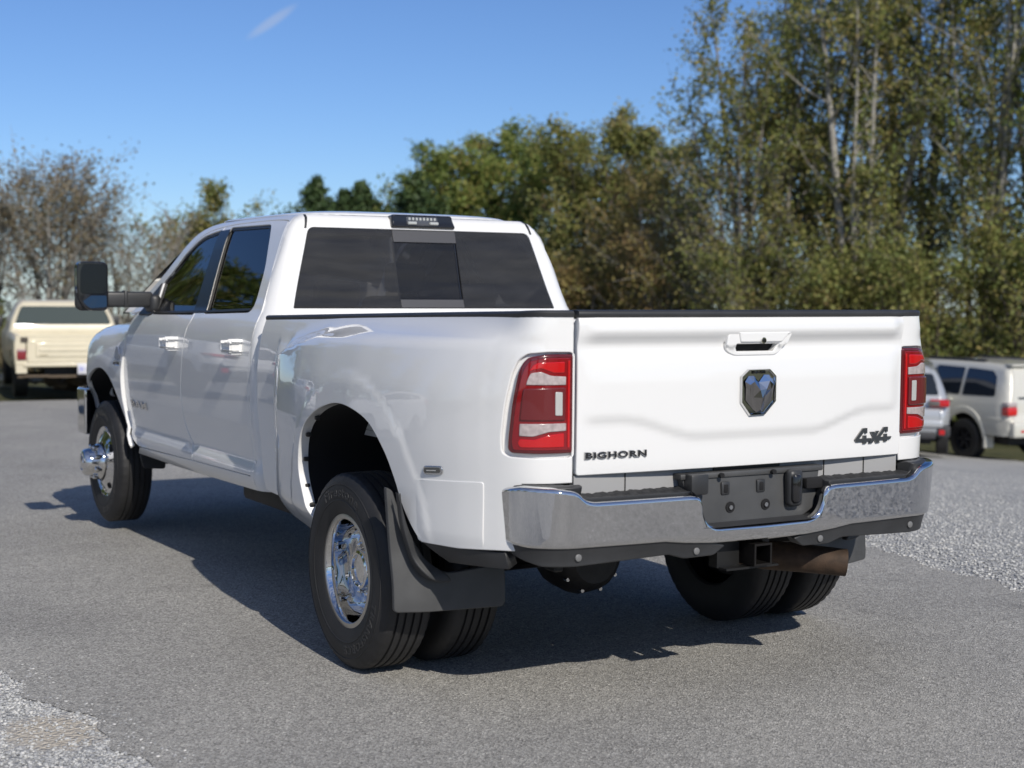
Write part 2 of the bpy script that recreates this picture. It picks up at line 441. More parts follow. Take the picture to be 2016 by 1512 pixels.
FTOP = [(4.85, 1.372), (5.0, 1.34), (5.22, 1.312), (5.54, 1.291), (5.7, 1.270), (5.85, 1.207), (5.94, 1.121), (6.02, .98), (6.05, .85)]
def Xfen(y, z):
    zt = ip(FTOP, y); t = max(0, min(1, (z - (zt - .15)) / .15)); roll = 1 - math.sqrt(max(0, 1 - t**2.2))
    # a soft bulge round the wheel opening
    d = math.hypot((y - 5.36) / 1.15, z - .45); bul = .022 * ss(.85, .60, d) * ss(.02, .3, 6.02 - y)
    nose = .10 * ss(5.72, 6.05, y)**1.5
    return min(ip(CABT, z), .984) * 1.0 + .004 + bul - .13 * roll - nose
def side(X, s, o=0.): return lambda y, z: (s * (X(y, z) + o), y, z)
def yback(z): return ip([(.7, 2.585), (1.3, 2.59), (1.40, 2.60), (1.44, 2.625), (1.85, 2.725), (1.88, 2.735), (1.905, 2.75), (1.925, 2.785)], z)
def RC(z): return .105 - .055 * ss(1.38, 1.78, z)
def cabrear(u, z, o=0.):
    """plan curve of the cab's back: flat in the middle, turned forward at the corners; u is the run along it"""
    R = RC(z); X = Xcab(2.75, z); yb = yback(z) - .012 * math.cos(min(1, abs(u) / .8) * PI / 2) - o
    s = 1 if u >= 0 else -1; a = abs(u); X += o
    if a <= X - R: return (s * a, yb, z)
    t = (a - (X - R)) / (R * PI / 2)
    yc = yb + R
    if t <= 1: return (s * (X - R + R * math.sin(t * PI / 2)), yc - R * math.cos(t * PI / 2), z)
    return (s * X, yc + (t - 1) * R * PI / 2, z)
RY = .15
def corner(u, z, o=0.):
    """rounded rear corner of the bed: u = 0 beside the tailgate, u = 1 where it runs into the side"""
    X = Xbed(RY, z); d = (Xbed(RY + .03, z) - X) / .03; xc = X - d * RY; k = .80
    x0, y0, x1, y1, x2, y2, x3, y3 = .787, 0, .787 + (xc - .787) * k, 0, X + (xc - X) * k, RY - RY * k, X, RY
    t = u; a, b, c, e = (1 - t)**3, 3 * t * (1 - t)**2, 3 * t * t * (1 - t), t**3
    x = a * x0 + b * x1 + c * x2 + e * x3; y = a * y0 + b * y1 + c * y2 + e * y3
    if o:
        dx = 3 * ((1 - t)**2 * (x1 - x0) + 2 * t * (1 - t) * (x2 - x1) + t * t * (x3 - x2)); dy = 3 * ((1 - t)**2 * (y1 - y0) + 2 * t * (1 - t) * (y2 - y1) + t * t * (y3 - y2)); L = math.hypot(dx, dy)
        x += o * dy / L; y -= o * dx / L
    return x, y, z
def bedskin(s, o=0.):
    """side of the bed run on round the rear corner: y below RY counts back along the corner, to -.15 beside the tailgate"""
    def f(y, z):
        if y >= RY: return (s * (Xbed(y, z) + o), y, z)
        x, yy, zz = corner(1 - (RY - y) / .3, z, o); return (s * x, yy, zz)
    return f
def cu(P): return [(-.15 + .3 * u, z) for u, z in P]
def tgprof(x, z):
    ax = abs(x); zc = 1.003 + .072 * ss(.26, .60, ax); f = 1 - ss(.70, .78, ax)
    T = [(.88, .004), (.89, .010), (.93, .012), (zc - .026, .0125), (zc - .014, .0132), (zc + .022, .0228), (zc + .036, .0240), (1.2, .024), (1.29, .018), (1.336, .008), (1.347, .009), (1.389, .036), (1.397, .039), (1.42, .037), (1.445, .024), (1.458, .008)]
    p = ip(T, z); q = ip([(.88, .004), (.89, .010), (1.0, .012), (1.30, .012), (1.34, .010), (1.388, .020), (1.42, .022), (1.445, .016), (1.458, .006)], z)
    return p * f + q * (1 - f)
def Ytg(x, z): return -.030 * max(0, 1 - (x / .79)**2) - tgprof(x, z)
def tg(x, z, o=0.): return (x, Ytg(x, z) - o, z)
def bumppath(u):
    """plan curve of the rear bumper: u is the run from the middle"""
    s = 1 if u >= 0 else -1; a = abs(u); x = 0; 
    if a <= .80: return (s * a, -.112 + .03 * (a / .8)**2.2)
    t = a - .80; R = .19; th = min(t / R, PI / 2 * .93)
    x = .80 + R * math.sin(th) * 1.03; y = -.082 + R * (1 - math.cos(th)) * .98
    if t / R > PI / 2 * .93:
        e = t - R * PI / 2 * .93; x += .02 * e; y += e
    return (s * x, y)
def bumpf(u, z, o=0.):
    x, y = bumppath(u); xn, yn = bumppath(u + (.002 if u >= 0 else -.002)); dx, dy = xn - x, yn - y
    L = math.hypot(dx, dy); nx, ny = (dy / L, -dx / L) if u >= 0 else (-dy / L, dx / L)
    b = .075 * (z - .64) - .012 * ss(.66, .58, z) + o
    return (x + nx * b, y + ny * b, z)

truck = thing('pickup_truck', 'white crew cab dually pickup truck with chrome rear bumper, filling the middle of the lot', 'pickup truck', (0, 2.7, 0))
T = truck
# outlines in (y, z)
SEAM_TOP = [(2.739, 1.601), (2.785, 1.828), (2.800, 1.875), (2.845, 1.893), (3.05, 1.901), (3.35, 1.902), (3.709, 1.894), (4.02, 1.865), (4.231, 1.792), (4.444, 1.621), (4.645, 1.487)]
SEAM_FRONT = [(4.72, 1.395), (4.80, 1.36), (4.86, 1.29), (4.895, 1.192), (4.924, 1.091), (4.936, .978), (4.925, .811), (4.895, .669), (4.80, .585), (4.693, .551)]
SEAM_REAR = [(2.735, .588), (2.715, .648), (2.735, .794), (2.726, .945), (2.714, 1.074), (2.695, 1.254), (2.685, 1.346), (2.701, 1.432)]
SPLIT = [(3.655, .572), (3.658, .635), (3.774, .751), (3.802, .889), (3.798, 1.016), (3.764, 1.167), (3.731, 1.305), (3.690, 1.394), (3.735, 1.70), (3.777, 1.892)]
def smooth_open(P, n=4): 
    """Catmull-Rom through the points of an open line"""
    P = [np.array(p, float) for p in P]; out = []
    for i in range(len(P) - 1):
        p0, p1, p2, p3 = P[max(i - 1, 0)], P[i], P[i + 1], P[min(i + 2, len(P) - 1)]
        for k in range(n):
            t = k / n; out.append(tuple(.5 * (2 * p1 + (p2 - p0) * t + (2 * p0 - 5 * p1 + 4 * p2 - p3) * t * t + (3 * p1 - p0 - 3 * p2 + p3) * t**3)))
    out.append(tuple(P[-1])); return out
sTop, sFront, sRear, sSplit = smooth_open(SEAM_TOP), smooth_open(SEAM_FRONT), smooth_open(SEAM_REAR), smooth_open(SPLIT)
DOORS = sRear + sTop + sFront      # union of both doors, going clockwise seen from the left
WF = rnd([(3.72, 1.405), (3.790, 1.857), (4.106, 1.822), (4.355, 1.690), (4.50, 1.575), (4.44, 1.394)], [.01, .02, .12, .1, .02, .02])
WR = rnd([(3.527, 1.414), (3.648, 1.866), (3.03, 1.862), (2.97, 1.80), (2.872, 1.636), (2.83, 1.432)], [.01, .02, .10, .05, .05, .07])
DOOR_F = [p for p in sSplit] + [p for p in sTop if p[0] > 3.79] + sFront
DOOR_R = sRear + [p for p in sTop if p[0] < 3.76] + sSplit[::-1]
ARCHF = smooth_open([(4.80, .49), (4.86, .62), (4.968, .75), (5.05, .85), (5.199, .955), (5.36, 1.003), (5.50, 1.003), (5.64, .972), (5.79, .90), (5.90, .80), (5.93, .70)], 5)
ARCHR = smooth_open([(1.44, .50), (1.451, .564), (1.485, .65), (1.535, .76), (1.520, .86), (1.47, .94), (1.390, 1.00), (1.27, 1.05), (1.12, 1.080), (.97, 1.072), (.815, 1.025), (.70, .93), (.635, .83), (.590, .74), (.53, .655), (.482, .604)], 5)

def build_side(s):
    hx = (s, 0, 0)
    # cab side: sill, rear pillar, roof rail and windscreen pillar round the door opening
    out = [(4.80, .50), (4.06, .497), (3.25, .507), (yback(.517) + RC(.5), .517)] + [(yback(z) + RC(z), z) for z in (.8, 1.1, 1.3, 1.38, 1.45, 1.52, 1.6, 1.7, 1.78, 1.85, 1.88, 1.905)] + [(2.835, 1.925), (3.05, 1.925), (3.6, 1.925), (4.0, 1.917), (4.20, 1.870), (4.36, 1.79), (4.58, 1.62), (4.86, 1.43), (4.90, 1.372)]
    out = rnd(out, [0] * 17 + [.05, .1, .15, .12, .1, .05, .02, 0])
    # walk back round the doors
    rev = sFront[::-1]                                     # bottom front up to the pillar
    ring = [(4.90, 1.372)] + [p for p in sFront if p[1] > 1.30][:1] 
    fr = [p for p in sFront]                               # from the pillar down
    back = sFront[::-1]
    poly = out[:] 
    start = [p for p in sFront if p[1] > 1.2]
    door_loop = sTop[::-1] + sRear[::-1]
    poly = out + [(4.72, 1.397)] + door_loop + [(3.645, .574), (4.693, .549)]
    panel('cab_side', poly, side(Xcab, s), WHITE, T, cell=.045, bev=.002, depth=.02, hint=hx)
    for nm, dl, wl in (('front_door', DOOR_F, WF), ('rear_door', DOOR_R, WR)):
        d = panel(nm, dl, side(Xcab, s), WHITE, T, holes=[offs_list(wl, -.012)], cell=.04, gap=.003, bev=.0035, depth=.02, hint=hx)
        panel('window_glass', wl, side(Xcab, s, -.014), GLASS, d, cell=.06, bev=.001, depth=.004, hint=hx)
        g = offs_list(wl, -.013)
        panel('window_seal', g, side(Xcab, s, -.009), SEAL, d, holes=[offs_list(wl, .004)], cell=.05, bev=.001, depth=.006, hint=hx)
        # handle: a grip on two mounts over a dished pocket
        yh, zh = (3.93, 1.222) if nm == 'front_door' else (2.885, 1.242)
        X = Xcab(yh, zh)
        h = empty_part('door_handle', d)
        hm = MB(); hm.rbox(s * (X + .028), s * (X + .052), yh - .064, yh + .064, zh - .017, zh + .017, .013, 3)
        hm.rbox(s * (X - .004), s * (X + .040), yh - .067, yh - .020, zh - .024, zh + .024, .015, 4)
        hm.rbox(s * (X - .004), s * (X + .036), yh + .040, yh + .062, zh - .019, zh + .019, .012, 3)
        bpy.data.objects.remove(h)
        hm.obj('door_handle', WHITE, d)
        # small keyed dish behind the grip
        if nm == 'rear_door':
            pass
    # black pillar between the windows
    pil = [(3.520, 1.404), (3.642, 1.870), (3.802, 1.866), (3.732, 1.398)]
    panel('window_pillar', pil, side(Xcab, s, .0015), mat('pillar_black', (.010, .011, .014), .3), T, cell=.05, bev=.0005, depth=.0014, hint=hx)
    # belt weatherstrip
    panel('belt_strip', [(2.86, 1.426), (3.4, 1.410), (4.46, 1.386), (4.46, 1.397), (3.4, 1.421), (2.86, 1.438)], side(Xcab, s, .0055), SEAL, T, cell=.08, bev=.001, depth=.008, hint=hx)
    # front wing
    zt = [(y, ip(FTOP, y)) for y in (4.96, 5.1, 5.22, 5.4, 5.54, 5.7, 5.78, 5.85, 5.90, 5.94, 5.98, 6.02, 6.045)]
    fo = [p for p in sFront if .60 < p[1] < 1.33][::-1]
    poly = [(4.815, .53)] + fo + [(4.90, 1.36)] + zt + [(6.05, .85), (6.0, .72), (5.93, .70)] + ARCHF[::-1][1:-2]
    f = panel('front_wing', poly, side(Xfen, s), WHITE, T, cell=.04, gap=.003, bev=.004, depth=.03, hint=hx)
    # wheel arch liners
    for arch, x1, nm in ((ARCHF, .50, 'front_wheel_liner'), (ARCHR, .52, 'rear_wheel_liner')):
        V = []; F = []; XX = Xfen if arch is ARCHF else Xbed
        for (y, z) in arch:
            for k in range(4): 
                xa = XX(y, z) - .02; V.append((s * (xa + (x1 - xa) * k / 3), y, z + .012 * (k > 0)))
        n = len(arch)
        for i in range(n - 1):
            for k in range(3): F.append((i * 4 + k, i * 4 + k + 1, i * 4 + 5 + k, i * 4 + 4 + k))
        b = len(V); yc = sum(a[0] for a in arch) / n
        V += [(s * x1, y, z + .012) for y, z in arch] + [(s * x1, yc, .45)]
        for i in range(n - 1): F.append((b + i, b + i + 1, b + n))
        mesh_obj(nm, V, F, DARK, T, True)
    # bed side with the wide rear wing
    zt = lambda y: 1.456 - .0244 * y
    out = [(2.50, zt(2.5)), (2.515, 1.30), (2.535, 1.16), (2.545, .95), (2.52, .70), (2.50, .545), (2.23, .53), (2.0, .50), (1.80, .462), (1.60, .455), (1.46, .47)] + ARCHR + [(.30, .604), (.13, .616), (.05, .62), (.045, .86), (-.15, .86), (-.15, zt(0)), (.15, zt(.115)), (1.0, zt(1)), (2.0, zt(2))]
    LAMP = rnd(cu([(.006, 1.317), (.314, 1.317), (.579, 1.307), (.656, 1.286), (.703, 1.25), (.766, 1.134), (.81, 1.026), (.817, .981), (.771, .968), (.422, .966), (.006, .966)]), .012)
    hb = lambda y, z: (s, -1.2 * ss(.5, .0, y), 0)
    hole = rnd(cu([(.006, 1.323), (.314, 1.324), (.60, 1.318), (.72, 1.296), (.78, 1.25), (.85, 1.134), (.89, 1.026), (.885, .970), (.81, .955), (.422, .952), (.006, .952)]), .015)
    panel('bed_side', out, bedskin(s), WHITE, T, holes=[hole], cell=.030, bev=.0045, depth=.045, hint=hb)
    # dished pocket behind the tail lamp
    panel('lamp_pocket', offs_list(hole, -.004), bedskin(s, -.018), WHITE, T, cell=.03, bev=.001, depth=.004, hint=hb)
    # rail cap, running round the corner to the tailgate
    V = []; F = []; yp = [-.148, -.12, -.08, -.04, 0, .04, .08, .12, .149] + list(np.linspace(.2, 2.50, 16)); k = 7
    for y in yp:
        z = zt(min(max(y, .0), 9)) + (0 if y > .1 else .001)
        for do, dz in ((.003, -.010), (.005, .004), (0, .011), (-.012, .014), (-.075, .012), (-.085, .006), (-.085, -.02)):
            p = bedskin(s, do)(y, z); V.append((p[0], p[1], z + dz))
    N = len(yp) - 1
    for i in range(N):
        for j in range(k - 1): F.append((i * k + j, i * k + j + 1, (i + 1) * k + j + 1, (i + 1) * k + j))
    F += [tuple(range(k)), tuple(N * k + j for j in range(k))]
    mesh_obj('rail_cap', V, F, BLKP, T, True, 40)
    # bed inner wall
    MB().box(min(s * .80, s * .90), max(s * .80, s * .90), .16, 2.47, .93, 1.395).obj('bed_inner_wall', WHITE, T, False)
    # rectangle pressed in the lower rear of the wing: a raised lower cover
    pr = rnd([(.552, .838), (.178, .858), (.188, .618), (.50, .608)], [.01, .012, .02, .01])
    panel('wing_cover', pr, lambda y, z: (s * (Xbed(y, z) - .0015 + .0050 * ss(.53, .44, y) * ss(.60, .66, z)), y, z), WHITE, T, cell=.02, bev=.003, depth=.0035, hint=hx)
    # side marker lamp
    mk = rnd([(.450, .862), (.450, .894), (.350, .901), (.350, .869)], .016)
    a = panel('marker_lamp', mk, side(Xbed, s, .006), CHROMED, T, cell=.01, bev=.004, depth=.008, hint=hx)
    mk2 = rnd([(.441, .868), (.441, .888), (.359, .895), (.359, .875)], .010)
    panel('lamp_lens', mk2, side(Xbed, s, .0095), mat('smoked_lens', (.06, .06, .055), .1, 0, 1), a, cell=.01, bev=.002, depth=.004, hint=hx)
    panel('reflector', rnd([(.425, .877), (.425, .881), (.376, .885), (.376, .881)], .001), side(Xbed, s, .0112), LED, a, cell=.02, bev=.0005, depth=.001, hint=hx)
    # fuel door on the nose of the left wing
    if s < 0:
        fd = [(2.02 + .075 * math.cos(a * PI / 12), 1.10 + .085 * math.sin(a * PI / 12)) for a in range(24)]
        panel('fuel_door', fd, side(Xbed, s, .003), WHITE, T, cell=.02, bev=.003, depth=.006, hint=hx)
    # black lower trims
    panel('lower_trim', [(.49, .600), (.118, .608), (.118, .548), (.40, .535)], side(Xbed, s, -.012), BLKP, T, cell=.05, bev=.003, depth=.05, hint=hx)
    panel('front_lower_trim', rnd([(2.30, .535), (1.80, .462), (1.46, .468), (1.45, .42), (1.60, .405), (1.95, .44), (2.3, .50)], .02), side(Xbed, s, -.015), BLKP, T, cell=.05, bev=.003, depth=.05, hint=hx)
    # retaining clips round the front of the rear wheel opening
    for (y, z) in ((1.465, .625), (1.515, .70), (1.522, .815), (1.47, .925), (1.36, 1.005)):
        x = Xbed(y, z) - .028
        lathe('retaining_clip', [(.010, 0), (.008, .008), (0, .010), (-.012, .010)], SEAL, T, s * x, y - .004, z - .004, s, 10)
    # mud flap: a moulded blade following the rear of the arch, ending in a wide flap
    yy = .585
    bl = rnd([(1.222, .800), (1.207, .60), (1.198, .45), (1.198, .322), (.728, .306), (.728, .476), (.98, .460), (1.055, .495), (1.14, .615), (1.195, .785)], [.01, .05, .05, .02, .03, .02, .03, .08, .1, .01])
    panel('mud_flap', bl, lambda x, z: (s * x, yy - .02 * ss(.6, .34, z) + .03 * ss(1.06, 1.21, x), z), GREYP, T, cell=.04, bev=.006, depth=.02, hint=(0, -1, 0), close_back=True)
    panel('flap_shell', rnd([(1.205, .79), (1.165, .64), (1.09, .52), (1.02, .475), (.99, .435), (1.07, .44), (1.14, .51), (1.19, .66)], [.01, .1, .06, .02, .02, .05, .1, .05]), lambda x, z: (s * x, yy - .045 - .03 * ss(.55, .45, z), z), BLKP, T, cell=.03, bev=.006, depth=.03, hint=(0, -1, 0))
    # small flap behind the front wheel
    panel('front_mud_flap', rnd([(.78, .50), (.945, .50), (.92, .41), (.78, .40)], .02), lambda x, z: (s * x, 4.74, z), BLKP, T, cell=.06, bev=.004, depth=.012, hint=(0, -1, 0), close_back=True)
    # tail lamp
    cf = lambda o: bedskin(s, o)
    hint = hb
    lamp = panel('tail_lamp', LAMP, cf(.004), REDD, T, cell=.02, bev=.008, depth=.028, hint=hint)
    inner = rnd(cu([(.045, 1.304), (.33, 1.304), (.55, 1.293), (.61, 1.272), (.655, 1.235), (.72, 1.12), (.762, 1.01), (.745, .980), (.035, .979)]), [.003, .01, .02, .02, .02, .03, .01, .01, .003])
    panel('red_lens', inner, cf(.0075), RED, lamp, cell=.02, bev=.003, depth=.006, hint=hint)
    panel('upper_red_lens', rnd(cu([(.11, 1.291), (.437, 1.288), (.501, 1.279), (.555, 1.256), (.50, 1.262), (.391, 1.268), (.237, 1.252), (.11, 1.252)]), .006), cf(.0105), REDB, lamp, cell=.012, bev=.003, depth=.004, hint=hint)
    panel('lower_red_lens', rnd(cu([(.11, 1.040), (.28, 1.035), (.471, 1.018), (.66, 1.020), (.685, 1.004), (.652, .990), (.11, .990)]), .006), cf(.0105), REDB, lamp, cell=.012, bev=.003, depth=.004, hint=hint)
    panel('reverse_lens', rnd(cu([(.569, 1.225), (.533, 1.251), (.396, 1.257), (.268, 1.242), (.095, 1.239), (.095, 1.209), (.578, 1.210)]), [.004, .01, .01, .01, .003, .003, .003]), cf(.0115), WLENS, lamp, cell=.01, bev=.003, depth=.006, hint=hint)
    panel('reverse_lens', rnd(cu([(.655, 1.074), (.09, 1.075), (.09, 1.048), (.292, 1.045), (.484, 1.029), (.663, 1.031)]), [.004, .003, .003, .01, .01, .004]), cf(.0115), WLENS, lamp, cell=.01, bev=.003, depth=.006, hint=hint)
    panel('centre_lens', rnd(cu([(.610, 1.198), (.10, 1.202), (.10, 1.084), (.655, 1.085)]), .008), cf(.015), mat('maroon_lens', (.13, .014, .016), .22, 0, .6), lamp, cell=.02, bev=.005, depth=.010, hint=hint)
    panel('led_strip', rnd(cu([(.222, 1.186), (.140, 1.185), (.140, 1.102), (.222, 1.103)]), .005), cf(.018), LED, lamp, cell=.008, bev=.002, depth=.005, hint=hint)
    panel('edge_lens', rnd(cu([(.052, 1.295), (.076, 1.295), (.076, .988), (.052, .988)]), .002), cf(.011), REDB, lamp, cell=.03, bev=.002, depth=.006, hint=hint)
    # tow mirror
    mr = empty_part('tow_mirror', T)
    mx, my, mz = s * 1.30, 4.47, 1.545
    hd = MB(); hd.rbox(mx - .092, mx + .092, my, my + .085, mz - .145, mz + .145, .04, 5)
    hd.obj('mirror_housing', BLKP, mr)
    rim = rnd([(-.092, -.03), (-.092, .145), (.092, .145), (.092, -.145), (-.02, -.145), (-.07, -.11)], [.03, .04, .04, .035, .05, .04])
    mf = lambda o: (lambda x, z: (mx + (-s) * x, my - .014 - o, mz + z))
    panel('mirror_bezel', rim, mf(0), BLKG, mr, cell=.02, bev=.008, depth=.05, hint=(0, -1, 0))
    panel('mirror_glass', rnd([(-.074, -.045), (-.074, .130), (.082, .130), (.082, -.045)], .025), lambda x, z: (mx - s * x, my - .017 + .01 * z - .03 * x, mz + z), mat('mirror_face', (.012, .013, .015), .06, .5), mr, cell=.02, bev=.002, depth=.004, hint=(0, -1, 0))
    panel('spot_mirror', rnd([(-.072, -.053), (.082, -.053), (.082, -.125), (-.02, -.132), (-.055, -.10)], .015), lambda x, z: (mx - s * x, my - .017 + .35 * (z + .09) * .2 - .05 * x, mz + z), mat('spot_glass', (.10, .105, .11), .03, 1), mr, cell=.02, bev=.002, depth=.004, hint=(0, -1, 0))
    arm = MB(); arm.rbox(min(s * .93, s * 1.215), max(s * .93, s * 1.215), my + .005, my + .07, mz - .125, mz - .030, .018, 3)
    arm.rbox(min(s * 1.085, s * 1.108), max(s * 1.085, s * 1.108), my - .002, my + .075, mz - .125, mz - .024, .008, 2)
    arm.obj('mirror_arm', BLKP, mr)
    sail = rnd([(4.645, 1.487), (4.53, 1.572), (4.455, 1.388), (4.50, 1.372), (4.72, 1.372)], [.01, .005, .01, .02, .02])
    panel('mirror_mount', sail, side(Xcab, s, .008), BLKP, T, cell=.03, bev=.006, depth=.02, hint=hx)
    MB().rbox(min(s * .885, s * .955), max(s * .885, s * .955), 4.45, 4.60, 1.385, 1.50, .03, 3).obj('mirror_foot', BLKP, T)
    # drain moulding between roof and side at the back
    V = []; F = []
    for z in (1.850, 1.865, 1.88, 1.895, 1.908, 1.917, 1.923):
        for du in (-.006, .006): V.append(cabrear(s * (.672 - (z - 1.85) * .25 + du), z, .0025))
    for i in range(6): F.append((2 * i, 2 * i + 1, 2 * i + 3, 2 * i + 2))
    mesh_obj('roof_moulding', V, F, SEAL, T)
    # engine badge and model lettering
    def on(y0, z0, X): return lambda a, b, d: (s * (X(y0 - (-s) * a * 1.0, z0 + b) + .001 + .006 * d), y0 + s * a, z0 + b)
    text_on('badge_lettering', 'RAM', on(4.65, .818, Xcab), CHROMED, T, .32, .045, offset=.03, space=1.05)
    eb = MB(); X0 = Xfen(5.03, 1.11)
    eb.rbox(s * X0, s * (X0 + .009), 4.945, 5.065, 1.045, 1.072, .003, 1)
    eb.prism([(5.00, 1.08), (5.06, 1.09), (5.055, 1.13), (5.03, 1.165), (4.99, 1.16), (4.965, 1.12), (4.98, 1.09)], lambda y, z, d: (s * (X0 - .004 + d), y, z), 0, .012)
    eb.obj('engine_badge', CHROME, T, True, 20)
    text_on('badge_lettering', 'CUMMINS', on(5.005, 1.058, lambda y, z: Xfen(y, z) + .0095), BLKG, T, .10, .014, offset=.02)
    # headlamp wrapping round the front corner
    panel('headlamp', rnd([(5.88, .90), (5.86, 1.08), (5.925, 1.10), (5.99, .98), (6.02, .87)], .02), side(Xfen, s, .004), mat('lamp_clear', (.30, .27, .25), .08, .2, 1), T, cell=.03, bev=.004, depth=.02, hint=hx)
def offs_list(P, d):
    P = np.array(P, float); 
    if area(P) < 0: P = P[::-1]
    return [tuple(p) for p in offs(P, d)]
for s in (-1, 1): build_side(s)

# ---- cab back and rear window
WIN = rnd([(-.775, 1.441), (.775, 1.441), (.655, 1.856), (-.655, 1.856)], [.006, .006, .035, .035])
z1 = 1.925
cabout = [(-(Xcab(2.75, .517) + .06), .517), (Xcab(2.75, .517) + .06, .517)] + [(Xcab(2.75, z) + RC(z) * .5708, z) for z in (.60, .7, .8, 1.0, 1.15)] + [(Xcab(2.75, z) + RC(z) * .5708, z) for z in (1.3, 1.4, 1.5, 1.6, 1.7, 1.8, 1.86, 1.90, z1)] + [(-(Xcab(2.75, z) + RC(z) * .5708), z) for z in (z1, 1.90, 1.86, 1.8, 1.7, 1.6, 1.5, 1.4, 1.3, 1.15, 1.0, .8, .7, .60)]
cb = panel('cab_back', cabout, cabrear, WHITE, T, holes=[WIN], cell=.04, bev=.003, depth=.02, hint=lambda u, z: ((.6 if u > 0 else -.6) * ss(.4, .9, abs(u)), -1, 0))
gb = lambda o: (lambda u, z: cabrear(u, z, o))
win = panel('rear_window', WIN, gb(-.010), SEAL, T, holes=[offs_list(WIN, .012)], cell=.05, bev=.001, depth=.01, hint=(0, -1, 0))
lx = lambda z: -.183 + .012 * (1.86 - z) / .41; rx = lambda z: .190 + .012 * (1.86 - z) / .41
I = offs_list(WIN, .004)
Lp = [p for p in I if p[0] < -.3]; Lp.sort(key=lambda p: 0)
def clip(poly, f):
    out = []
    for i in range(len(poly)):
        a, b = poly[i], poly[(i + 1) % len(poly)]; fa, fb = f(a), f(b)
        if fa <= 0: out.append(a)
        if fa * fb < 0:
            t = fa / (fa - fb); out.append((a[0] + (b[0] - a[0]) * t, a[1] + (b[1] - a[1]) * t))
    return out
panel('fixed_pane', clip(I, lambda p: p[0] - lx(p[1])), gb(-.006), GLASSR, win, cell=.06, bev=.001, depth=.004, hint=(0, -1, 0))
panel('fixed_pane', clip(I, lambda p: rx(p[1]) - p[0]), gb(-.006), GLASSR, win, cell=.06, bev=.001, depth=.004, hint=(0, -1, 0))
panel('glass_band', [(lx(1.79), 1.790), (rx(1.79), 1.790), (rx(1.852), 1.852), (lx(1.852), 1.852)], gb(-.003), FRIT, win, cell=.06, bev=.001, depth=.004, hint=(0, -1, 0))
panel('glass_band', [(lx(1.445), 1.445), (rx(1.445), 1.445), (rx(1.487), 1.487), (lx(1.487), 1.487)], gb(-.003), FRIT, win, cell=.06, bev=.001, depth=.004, hint=(0, -1, 0))
sl = [(lx(1.489) + .003, 1.489), (rx(1.489) - .012, 1.489), (rx(1.785) - .012, 1.785), (lx(1.785) + .003, 1.785)]
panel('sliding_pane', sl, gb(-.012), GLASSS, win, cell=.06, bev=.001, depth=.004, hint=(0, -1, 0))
panel('slider_frame', offs_list(sl, -.009), gb(-.010), BLKG, win, holes=[sl], cell=.05, bev=.001, depth=.006, hint=(0, -1, 0))
# high brake lamp in the middle of the roof's rear edge
bl = lambda o: (lambda x, z: (x, yback(min(z, 1.90)) - .012 - o + .10 * max(0, z - 1.90), z))
brk = panel('brake_lamp', rnd([(-.190, 1.870), (.190, 1.870), (.172, 1.936), (-.182, 1.936)], .012), bl(.020), BLKG, T, cell=.03, bev=.010, depth=.06, hint=(0, -1, 0))
panel('brake_lens', rnd([(-.10, 1.880), (.085, 1.880), (.085, 1.926), (-.10, 1.926)], .012), bl(.022), mat('brake_smoke', (.10, .10, .10), .08, .3, 1), brk, cell=.02, bev=.003, depth=.006, hint=(0, -1, 0))
for k in range(8):
    x = -.082 + k * .0215
    MB().rbox(x - .0065, x + .0065, yback(1.91) - .046, yback(1.91) - .030, 1.905, 1.921, .003, 1).obj('lamp_led', LED, brk)
for x in (-.072, .058):
    MB().rbox(x - .026, x + .026, yback(1.89) - .046, yback(1.89) - .030, 1.883, 1.899, .004, 1).obj('cargo_led', LED, brk)
# ---- roof
def rooff(x, y, o=0.):
    q = (abs(x) / .668)**4 + (abs(y - 3.49) / .712)**7
    return (x, y, 1.924 + .034 * math.sqrt(max(0, 1 - q)) + o)
ro = []
for i in range(96):
    a = 2 * PI * i / 96; c, s_ = math.cos(a), math.sin(a)
    lo, hi = 0, 2
    for _ in range(40):
        t = (lo + hi) / 2; q = (abs(t * c) / .668)**4 + (abs(t * s_) / .712)**7
        if q < .998: lo = t
        else: hi = t
    ro.append((lo * c, 3.49 + lo * s_))
panel('roof', ro, rooff, WHITE, T, cell=.03, bev=.001, depth=.02, hint=(0, 0, 1), e=1e-3)
# ---- windscreen and its header
def wsf(u, v): 
    t = v; y = 4.15 + 1.0 * t; z = 1.905 - .525 * t - .05 * math.sin(t * PI) * -1
    return (u * (Xcab(y, z) - .01), y - .0 + .10 * (1 - u * u) * t, z)
panel('windscreen', [(-.97, .03), (.97, .03), (.99, 1.0), (-.99, 1.0)], wsf, GLASS, T, cell=.12, bev=.003, depth=.01, hint=(0, 1, 1))
panel('windscreen_header', [(-.96, -.04), (.96, -.04), (.97, .04), (-.97, .04)], wsf, WHITE, T, cell=.1, bev=.002, depth=.02, hint=(0, 1, 1))
# ---- bonnet
def hoodf(x, y):
    zt = ip(FTOP, y); a = abs(x) / .88
    return (x, y, zt - .0 + .055 * (1 - a**3) + .028 * ss(.45, .36, abs(x)) * ss(6.0, 5.6, y) - .012 * a**8)
panel('bonnet', [(-.868, 4.98), (.868, 4.98), (.868, 5.72), (.80, 5.92), (.5, 6.05), (-.5, 6.05), (-.80, 5.92), (-.868, 5.72)], hoodf, WHITE, T, cell=.05, bev=.004, depth=.03, hint=(0, 0, 1))
panel('hood_badge', rnd([(-.03, 0), (.03, 0), (.035, .05), (-.035, .05)], .005), lambda a, b: (-.46 + b * .0 + a * .0 - .001, 5.35 + a, 1.372 + b), mat('badge_red', (.35, .01, .02), .2, 0, 1), T, cell=.03, bev=.002, depth=.02, hint=(-1, 0, 0))
